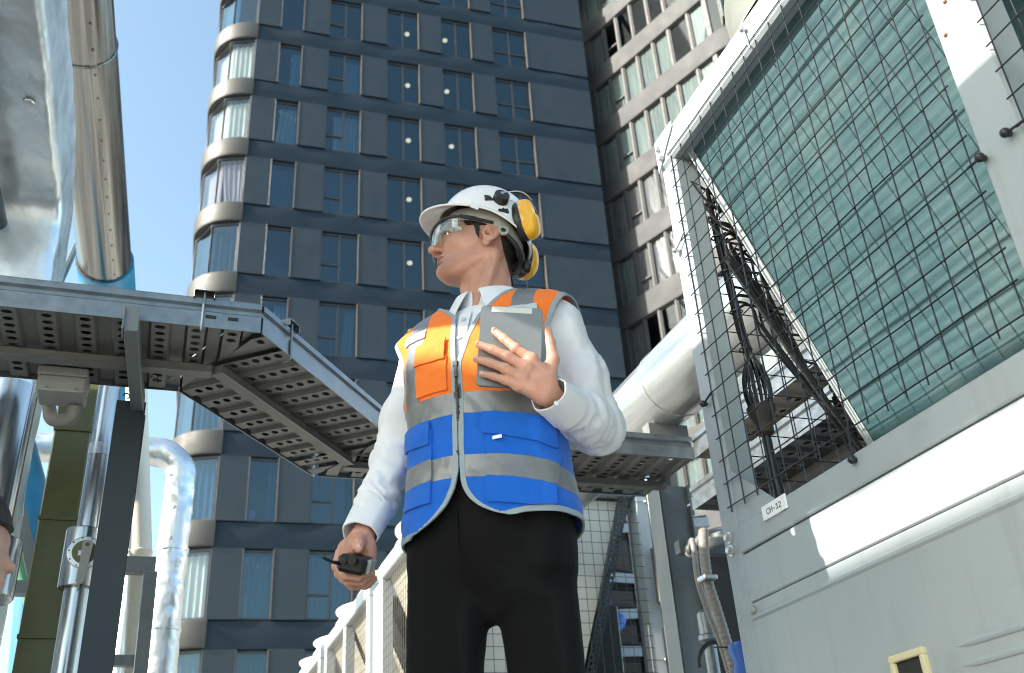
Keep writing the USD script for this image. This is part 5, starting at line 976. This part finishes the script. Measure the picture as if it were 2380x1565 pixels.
# ---- safety vest, cut from one shell into its panels
def vestsd(q):
    d = torso(q, .0135, 1.53)
    for s in (-1, 1): d = su(d, cap(q, TC + LB * (s * .09) + FWD * -.012 + V(0, 0, 1.440), TC + LB * (s * (.184 if s > 0 else .154)) + FWD * -.010 + V(0, 0, 1.408), .062, .062), .04)
    return d
vv, vf = surfnet(vestsd, (-.30, -.26, .90), (.30, .24, 1.54), .0046)
n = vnormals(vv, vf); l_, f_, z_ = bodyc(vv)
hang = np.clip((1.2 - z_) / .25, 0, 1)
vv = vv + n * (fold(vv, (11, 11, 5), .005, 31) * hang[:, None] + fold(vv, (15, 15, 13), .0055, 32) + fold(vv, (36, 36, 30), .0024, 33) + .006 * hang[:, None])
def fields(v):
    l, f, z = bodyc(v); ae = np.where(l < 0, .020 - l, .006 + l); zc = z + .13 * np.maximum(l, 0) + .04 * l - .02 * np.maximum(-l, 0)
    al = np.abs(l); hem = z - (.962 - .014 * np.cos(l * 14) + .012 * np.clip(l, -1, 0) / .17)
    arm = np.where(z < 1.222, .05, lerp(z, [(1.22, .26), (1.245, .188), (1.30, .174), (1.36, .180), (1.40, .198), (1.44, .216), (1.55, .23)]) - ae)
    s = np.where(z > 1.105, .0, .15 * (1 - np.sqrt(np.clip(1 - (np.clip(1.105 - z, 0, .148) / .150) ** 3.2, 0, 1))))
    vneck = np.where(l < 0, lerp(z, [(1.30, 0.0), (1.36, .006), (1.44, .018), (1.47, .045), (1.50, .080), (1.54, .11)]), lerp(z, [(1.30, 0.0), (1.36, .018), (1.44, .044), (1.50, .088), (1.54, .11)]))
    cut = np.where(z > 1.30, vneck, s + .0012); front = np.where(f > 0, al - cut, .05); back = np.where(f <= .0, np.where(z > 1.44, np.hypot(l, f + .02) - .088, .05), .05)
    base = np.minimum.reduce([hem, arm, np.where(f > 0, front, .05), back]); return l, f, z, zc, base
S = fields(vv); vv, vf = clip(vv, vf, S[4]); l_, f_, z_, zc, base = fields(vv)
B1, B2, B3, B4 = 1.190, 1.238, 1.052, 1.100
VEST = None
def piece(name, sc, mt, t=.0022, off=0.0, par=None, label=None):
    m = clip(vv, vf, sc)
    if len(m[1]) < 2: return None
    c = solid(*m, t, off); return part(name, (W(c[0]), c[1]), mt, par, label, smooth=50)
AE = np.where(l_ < 0, .016 - l_, .004 + l_); strip = np.minimum(.158 - AE, AE - .110)
al = np.abs(l_)
inner = base - .0092
VEST = piece('safety_vest', np.minimum.reduce([zc - B2, -strip, inner]), 'vest_orange', par=PERSON, label='sleeveless orange and blue vest with grey reflective bands')
piece('reflective_strip', np.minimum.reduce([zc - B2, strip, inner, np.where(l_ < 0, 1, -1)]), 'reflective_grey', .0026, par=VEST); piece('reflective_strip', np.minimum.reduce([zc - B2, strip, inner, l_]), 'reflective_grey', .0026, par=VEST)
for sd in (-1, 1):
    hs = np.where(l_ * sd > 0, 1.0, -1.0)
    piece('reflective_band', np.minimum.reduce([zc - B1, B2 - zc, inner, hs]), 'reflective_grey', .0028, par=VEST); piece('reflective_band', np.minimum.reduce([zc - B3, B4 - zc, inner, hs]), 'reflective_grey', .0028, par=VEST)
    piece('blue_panel', np.minimum.reduce([B1 - zc, zc - B4, inner, hs]), 'vest_blue', par=VEST); piece('blue_panel', np.minimum.reduce([B3 - zc, inner, hs]), 'vest_blue', par=VEST)
    piece('edge_binding', np.minimum.reduce([base, .0108 - base, hs]), 'binding_grey', .0042, -.0008, par=VEST)
def pocket(name, l0, l1, z0, z1, mt, t, off, slope=0.0, zz=None):
    zq = zc if zz is None else zz
    return piece(name, np.minimum.reduce([l_ - l0, l1 - l_, zq - z0 - slope * (l_ - l0), z1 - zq, f_ - .01, inner - .002]), mt, t, off, par=VEST)
pocket('chest_pocket', -.100, -.022, 1.246, 1.325, 'vest_orange', .004, .0022); pocket('pocket_flap', -.104, -.026, 1.318, 1.372, 'vest_orange', .0035, .0068)
pocket('lower_pocket', -.138, -.060, 1.006, 1.052, 'vest_blue', .005, .0022); pocket('lower_pocket', -.138, -.060, 1.1005, 1.168, 'vest_blue', .005, .0022); pocket('lower_pocket', -.138, -.060, 1.052, 1.1, 'reflective_grey', .005, .0026); pocket('pocket_flap', -.142, -.064, 1.140, 1.186, 'vest_blue', .0035, .0075, -.1)
pocket('lower_pocket', .058, .168, 1.000, 1.052, 'vest_blue', .005, .0022); pocket('lower_pocket', .058, .168, 1.1005, 1.160, 'vest_blue', .005, .0022); pocket('lower_pocket', .058, .168, 1.052, 1.1, 'reflective_grey', .005, .0026); pocket('pocket_flap', .050, .165, 1.142, 1.188, 'vest_blue', .0035, .0078, -.08)
def onfront(l, z, off): return TC + LB * l + FWD * (front_f(l, z, .0135) + off) + V(0, 0, z)
for sd in (-1, 1):
    m = np.minimum.reduce([np.where(l_ * sd > 0, AE - .108, -1), .167 - AE, z_ - 1.405, 1.428 - z_, f_ + .02]); piece('epaulet_tab', m, 'tab_pale', .003, .003, par=VEST)
part('pocket_tag', MB().box(W(onfront(.085, 1.118, .016)), (.020, .002, .007), W(LB) - W(V(0, 0, 0)), W(-FWD) - W(V(0, 0, 0)), None, .0005), 'label_white', VEST)
zs = np.linspace(1.098, 1.302, 26); tape = [[onfront(l, z, .001) for l in (-.0085, 0, .0085)] for z in zs]; zt = part('zip_tape', solid(*MB().grid(W(np.array(tape)), flip=True).mesh(), .0015), 'black_plastic', VEST, smooth=50)
teeth = MB()
for z in np.linspace(1.10, 1.298, 60): teeth.box(W(onfront(0, z, .0045)), (.0062, .002, .0021), W(LB) - W(V(0, 0, 0)), W(-FWD) - W(V(0, 0, 0)), None, .0004)
part('zip_teeth', teeth, 'black_steel', zt, kind='stuff'); part('zip_slider', MB().box(W(onfront(0, 1.300, .006)), (.011, .006, .014), W(LB) - W(V(0, 0, 0)), W(-FWD) - W(V(0, 0, 0)), None, .002).box(W(onfront(0.001, 1.281, .0085)), (.007, .002, .024), W(LB) - W(V(0, 0, 0)), W(-FWD) - W(V(0, 0, 0)), None, .0008), 'black_steel', zt)
# ---- hard hat
tb = math.radians(15); CF, CU = math.cos(tb) * HF + math.sin(tb) * HU, -math.sin(tb) * HF + math.cos(tb) * HU; CO = hw(-.006, 0, .052)
cw = lambda f, l, u: CO + CF * f + HL * l + CU * u
def hatpt(th, t):
    c, s = math.cos(th), math.sin(th); af = .112 if c > 0 else .113; al_ = .101
    if t <= 1:
        ph = t * math.pi / 2; r = math.sin(ph) ** .92; u = .117 * math.cos(ph) ** .90; rid = .004 * math.exp(-(s * 3.2) ** 2) * math.sin(ph) ** .5 * (1 - t) if True else 0
        return cw(af * c * r, al_ * s * r, u + rid)
    k = t - 1; brim = max(0, c) ** 2.2
    out = .006 * k + .036 * brim * k; side = .005 * k
    return cw((af + out) * c, (al_ + side +   .014 * brim * k) * s, -.010 * k - .008 * brim * k * k + .004 * (1 - brim) * k * 0 - .012 * k * max(0, -c))
TH = np.linspace(0, 2 * math.pi, 97)[:-1]; T_ = np.r_[np.linspace(.02, 1, 22), 1.06, 1.2, 1.4, 1.6, 1.8, 1.95, 2.0]
G = np.array([[hatpt(th, t) for th in TH] for t in T_]); hm = MB().grid(W(G), wrap=True, flip=False); hm.add(np.vstack([W(G[0]), W(hatpt(0, 0.0))[None]]), [(96, i, (i + 1) % 96) for i in range(96)])
g_ = hm.mesh(); tmh = trimesh.Trimesh(g_[0], g_[1], process=True); tmh.merge_vertices(); nn_ = vnormals(np.asarray(tmh.vertices), np.asarray(tmh.faces)); top_i = np.argmax(np.asarray(tmh.vertices)[:, 2]); fc = np.asarray(tmh.faces)
if nn_[top_i][2] < 0: fc = fc[:, ::-1]
HAT = part('hard_hat', solid(np.asarray(tmh.vertices), fc, .0028, -.0028), 'shell_white', PERSON, smooth=60)
edge = [W(hatpt(th, 2.0)) for th in TH]; part('rim_bead', MB().tube(edge, .0026, 8, closed=True), 'shell_white', HAT, smooth=True)
# suspension band, knob ring, nape strap
band = [];
for (r_off, u0) in ((0, .0),): pass
def bandpt(th, u, g=0): c, s = math.cos(th), math.sin(th); return cw((.0945 + g) * c - .004, (.0795 + g) * s, u - .004 - .026 * max(0, -c) ** 1.5)
G = np.array([[bandpt(th, u, g) for th in TH] for u, g in ((-.026, .0), (-.024, .002), (-.010, .0045), (.006, .004), (.012, .0))]); part('headband', MB().grid(W(G), wrap=True, flip=True), 'suspension_grey', HAT, smooth=50)
for a in np.linspace(.4, 2 * math.pi - .4, 6):
    st = [W(cw(.090 * math.cos(a), .077 * math.sin(a), .004)), W(cw(.080 * math.cos(a), .066 * math.sin(a), .045)), W(cw(.048 * math.cos(a), .04 * math.sin(a), .082)), W(cw(0, 0, .094))]; part('crown_strap', MB().tube(np.array(st), .005, 6), 'black_plastic', HAT)
rc = W(hw(-.036, .0785, .012)); nrm = W(V(*(HL + .05 * HF))) - W(V(0, 0, 0)); rx, ry, _ = frame_from_z(nrm)
part('strap_ring', MB().tube(arc(rc, .0098, 0, 2 * math.pi, rx, ry, 25)[:-1], .0045, 10, closed=True), 'suspension_grey', HAT); part('ring_plug', MB().cyl(rc - unit(nrm) * .003, rc + unit(nrm) * .001, .0062, 16), 'black_plastic', HAT)
part('nape_strap', MB().tube([W(hw(-.040, .077, .006)), W(hw(-.064, .068, -.012)), W(hw(-.086, .046, -.026)), W(hw(-.096, .0, -.032)), W(hw(-.086, -.046, -.026)), W(hw(-.062, -.068, -.01))], [.005, .006, .007, .008, .007, .006], 10), 'black_plastic', HAT)
part('ratchet_knob', MB().lathe([(0, .016), (.014, .015), (.017, .010), (.017, 0), (.010, -.004)], W(hw(-.100, .006, -.030)), W(V(*(-HF))) - W(V(0, 0, 0)), 20), 'black_plastic', HAT)
part('rim_lug', MB().box(W(cw(.040, .1015, -.011)), (.020, .004, .014), W(CF) - W(V(0, 0, 0)), W(HL) - W(V(0, 0, 0)), None, .0018), 'shell_white', HAT)
# ear defenders parked behind the hat
pv = cw(-.010, .0985, .036); pn = unit(HL + .35 * CU); px_, py_, _ = frame_from_z(W(pn) - W(V(0, 0, 0)))
part('pivot', MB().lathe([(0, .021), (.011, .021), (.0175, .018), (.0185, .013), (.0185, -.006)], W(pv - pn * .004), W(pn) - W(V(0, 0, 0)), 26), 'black_plastic', HAT); part('pivot_screw', MB().lathe([(0, .0225), (.0042, .022), (.0045, .0205)], W(pv - pn * .004 + CF * .001), W(pn) - W(V(0, 0, 0)), 12), 'bolt_steel', HAT)
for (fo, uo) in ((.024, -.006), (-.013, -.024)):
    c = pv + CF * fo + CU * uo - pn * .0035; part('pivot_lug', MB().box(W(c), (.026, .019, .007), px_, py_, W(pn) - W(V(0, 0, 0)), .003).sphere(W(c + pn * .0037), .0026, 1), 'black_plastic', HAT)
def cup(side, c, nout, up, name='ear_defender'):
    x = unit(np.cross(up, nout)); up = unit(np.cross(nout, x)); G = []
    for (r_, h_) in [(1.0, 0), (1.02, .005), (1.0, .013), (.93, .022), (.80, .028), (.55, .0320), (.25, .0335), (.02, .034)]:
        G.append([c + nout * h_ + (x * .034 * math.copysign(abs(math.cos(a)) ** .85, math.cos(a)) + up * .050 * math.copysign(abs(math.sin(a)) ** .85, math.sin(a))) * r_ for a in np.linspace(0, 2 * math.pi, 40, endpoint=False)])
    m = MB().grid(W(np.array(G)), wrap=True); d_ = W(np.array(G)); p_ = part(name, m, 'cup_yellow', HAT, smooth=60)
    G = [[c + nout * h_ + (x * .036 * math.cos(a) + up * .049 * math.sin(a)) * r_ for a in np.linspace(0, 2 * math.pi, 40, endpoint=False)] for (r_, h_) in [(.98, .001), (1.03, -.003), (1.02, -.013), (.9, -.018), (.55, -.018), (.5, -.010), (.02, -.010)]]
    part('cushion', MB().grid(W(np.array(G)), wrap=True, flip=True), 'black_plastic', p_, smooth=60); return p_, x, up
NO = unit(-.74 * HF + .52 * HL + .16 * HU); c1 = hw(-.086, .074, .050); cp1, cx1, cu1 = cup(1, c1, NO, unit(HU * .9 + .30 * HF))
NO2 = unit(-.86 * HF - .50 * HL + .0 * HU); c2 = hw(-.108, -.040, .020); cup(-1, c2, NO2, HU)
a0 = c1 + NO * .022 + cu1 * .046; part('yoke', MB().bar(W(c1 + NO * .028 + cu1 * .040 - cx1 * .004), W(c1 + NO * .034 + cu1 * .002 - cx1 * .004), .013, .004, up=W(NO) - W(V(0, 0, 0))), 'black_plastic', cp1)
part('yoke_foot', MB().box(W(c1 + NO * .018 + cu1 * -.020 + cx1 * .034), (.010, .032, .006), W(cx1) - W(V(0, 0, 0)), W(cu1) - W(V(0, 0, 0)), None, .002), 'black_plastic', cp1)
for o1, e in ((.004, c1 + NO * .030 + cu1 * .044), (-.008, c1 + NO * .016 + cx1 * .038 - cu1 * .010)):
    s0 = pv + pn * .016 + CU * o1; mid = (s0 + e) / 2 + pn * .012 + NO * .008; part('wire_arm', MB().tube(bend([W(s0), W(mid), W(e)], .05, 8), .0014, 7), 'bolt_steel', HAT)
# ---- safety glasses
lens = []
for u in np.linspace(-.0165, .0315, 9):
    row = []
    for a in np.linspace(-1.28, 1.28, 41):
        drop = .016 * max(0, (abs(a) - .55) / .73) if u < .005 else 0; nose = .013 * math.exp(-(a / .17) ** 2) * max(0, (.008 - u) / .028); row.append(hw(.016 + .102 * math.cos(a) ** .62 - .004 * (u < 0) * abs(u) * 40, .081 * math.sin(a) / math.sin(1.28) * 1.0, u + (drop if u < .005 else 0) * (.005 - u) / .025 + nose))
    lens.append(row)
GL = part('safety_glasses', solid(*MB().grid(W(np.array(lens)), flip=True).mesh(), .0016), 'lens', PERSON, smooth=60, label='clear wraparound glasses with dark frame')
part('brow_bar', MB().tube([W(hw(.0175 + .102 * math.cos(a) ** .62, .0815 * math.sin(a) / math.sin(1.28), .0335)) for a in np.linspace(-1.28, 1.28, 31)], .0032, 8), 'black_plastic', GL)
for s in (-1, 1): part('temple_arm', MB().bar(W(hw(.066, s * .0800, .0345)), W(hw(.030, s * .0815, .032)), .0042, .0095).bar(W(hw(.034, s * .0815, .0325)), W(hw(-.012, s * .0825, .026)), .004, .0075), 'black_plastic', GL)

# ---- tablet and radio, held things
ctr = V(.056, -.2015, 1.2945); tu = unit(V(.100, .030, 1.0)); tx_ = unit(np.cross(V(0, 1, 0), tu)); tx_ = tx_ if tx_[0] > 0 else -tx_; tx_ = unit(tx_ + V(0, 0, -.02)); tn = unit(np.cross(tx_, tu)); tn = tn if tn[1] < 0 else -tn
t = thing('tablet', 'thin grey tablet held up against the chest in the left hand', 'tablet', W(ctr)); w0 = W(V(0, 0, 0)); dw = lambda v: W(v) - w0
outl = Polygon([(-.063, -.092), (.063, -.092), (.063, .092), (-.063, .092)]).buffer(-.010).buffer(.010, 8)
tb_ = MB().extr(outl.buffer(-.0012), .0008, W(ctr + tn * .0028), dw(tx_), dw(tu), dw(tn)).extr(outl, .0056, W(ctr - tn * .0028), dw(tx_), dw(tu), dw(tn)); part('back_shell', tb_, 'tablet_grey', t, smooth=20)
part('antenna_strip', MB().extr(sbox(-.041, .0775, .041, .0905), .0003, W(ctr + tn * .0036), dw(tx_), dw(tu), dw(tn)), 'tablet_strip', t); part('screen', MB().extr(outl.buffer(-.003), .0006, W(ctr - tn * .0035), dw(tx_), dw(tu), dw(tn)), 'radio_black', t)
t = thing('handheld_radio', 'black handheld radio gripped in the lowered right hand', 'radio', W(RC)); ra = unit(V(-.10, -.92, -.30)); rx_ = unit(V(.95, -.08, -.28)); rx_ = unit(rx_ - ra * (rx_ @ ra)); rz_ = np.cross(ra, rx_); rz_ = rz_ if rz_[2] > 0 else -rz_
part('body', MB().box(W(RC + ra * -.01), (.056, .10, .034), dw(rx_), dw(ra), dw(rz_), .007), 'radio_black', t)
part('knob', MB().cyl(W(RC + ra * .040 + rx_ * .004 + rz_ * .010), W(RC + ra * .056 + rx_ * .004 + rz_ * .010), .0085, 16), 'radio_black', t); part('knob', MB().cyl(W(RC + ra * .040 - rx_ * .014 + rz_ * .006), W(RC + ra * .050 - rx_ * .014 + rz_ * .006), .007, 14), 'radio_black', t)
part('antenna', MB().tube([W(RC + ra * .038 - rx_ * .022 - rz_ * .002), W(RC + ra * .060 - rx_ * .030), W(RC + ra * .075 - rx_ * .048 + rz_ * .006)], [.0042, .0032, .0026], 10), 'radio_black', t); part('belt_clip', MB().box(W(RC + rx_ * .031 + ra * .0), (.008, .05, .028), dw(rx_), dw(ra), dw(rz_), .003), 'radio_clip', t)

# ---- second person at the left edge, kneeling, out of focus
KP = V(-.405, 2.16, 0)
def second(q):
    d = ell(q, (0, 0, 1.03), (.095, .078, .105)); d = su(d, ell(q, (.045, 0, .975), (.06, .055, .075)), .03); d = su(d, cap(q, (.088, 0, .995), (.112, 0, .970), .008, .012), .012); d = su(d, ell(q, (.086, 0, .925), (.02, .024, .02)), .02); d = su(d, ell(q, (.097, 0, .943), (.012, .022, .012)), .008); d = su(d, cap(q, (.09, 0, 1.025), (.085, .03, 1.02), .012), .015); d = su(d, ell(q, (0, -.078, .99), (.018, .008, .03)), .006); return su(d, cap(q, (-.03, 0, .97), (-.04, 0, .82), .052, .058), .03)
def second_clothes(q):
    d = ell(q, (-.05, 0, .60), (.13, .19, .27)); d = su(d, cap(q, (-.04, -.17, .78), (-.04, .17, .78), .06), .06); d = su(d, chainsd(q, [(-.04, -.19, .78), (.02, -.24, .55), (.2, -.16, .46)], (.055, .048, .038)), .03); return su(d, chainsd(q, [(-.04, .19, .78), (.02, .24, .55), (.2, .16, .46)], (.055, .048, .038)), .03)
def second_legs(q):
    d = cap(q, (-.08, -.1, .34), (.26, -.11, .42), .09, .07); d = su(d, cap(q, (.26, -.11, .42), (.24, -.11, .06), .065, .05), .03); d = su(d, cap(q, (-.08, .1, .34), (.08, .11, .08), .09, .07), .03); return su(d, cap(q, (.08, .11, .08), (-.28, .11, .07), .065, .05), .03)
t = thing('person', 'dark haired person cut off by the left edge, out of focus', 'person', KP)
skin('skin_second', (.42, .25, .19)); m = surfnet(second, (-.14, -.12, .78), (.16, .12, 1.16), .006); part('body', (m[0] + KP, m[1]), 'skin_second', t, smooth=True)
fx_, ly, uz = m[0].T; hm_ = np.maximum(np.minimum(-.02 - fx_, uz - .93), np.minimum(uz - 1.045, .20 - fx_)); cv, cf = clip(m[0], m[1], hm_); cs = solid(cv, cf, .012); part('hair', (cs[0] + KP, cs[1]), 'hair_dark', t, smooth=True)
m = surfnet(second_clothes, (-.3, -.36, .28), (.3, .36, .92), .014); part('jacket', (m[0] + KP, m[1]), 'trouser_black', t, smooth=True); m = surfnet(second_legs, (-.4, -.26, -.02), (.4, .26, .56), .014); part('trousers', (m[0] + KP, m[1]), 'trouser_black', t, smooth=True)
for s in (-1, 1): m = surfnet(lambda q: su(ell(q, (.23, s * .15, .45), (.05, .035, .03)), cap(q, (.25, s * .14, .44), (.30, s * .11, .43), .014, .010), .02), (.15, -.22, .38), (.34, .22, .52), .008); part('hand', (m[0] + KP, m[1]), 'skin_second', t, smooth=True)
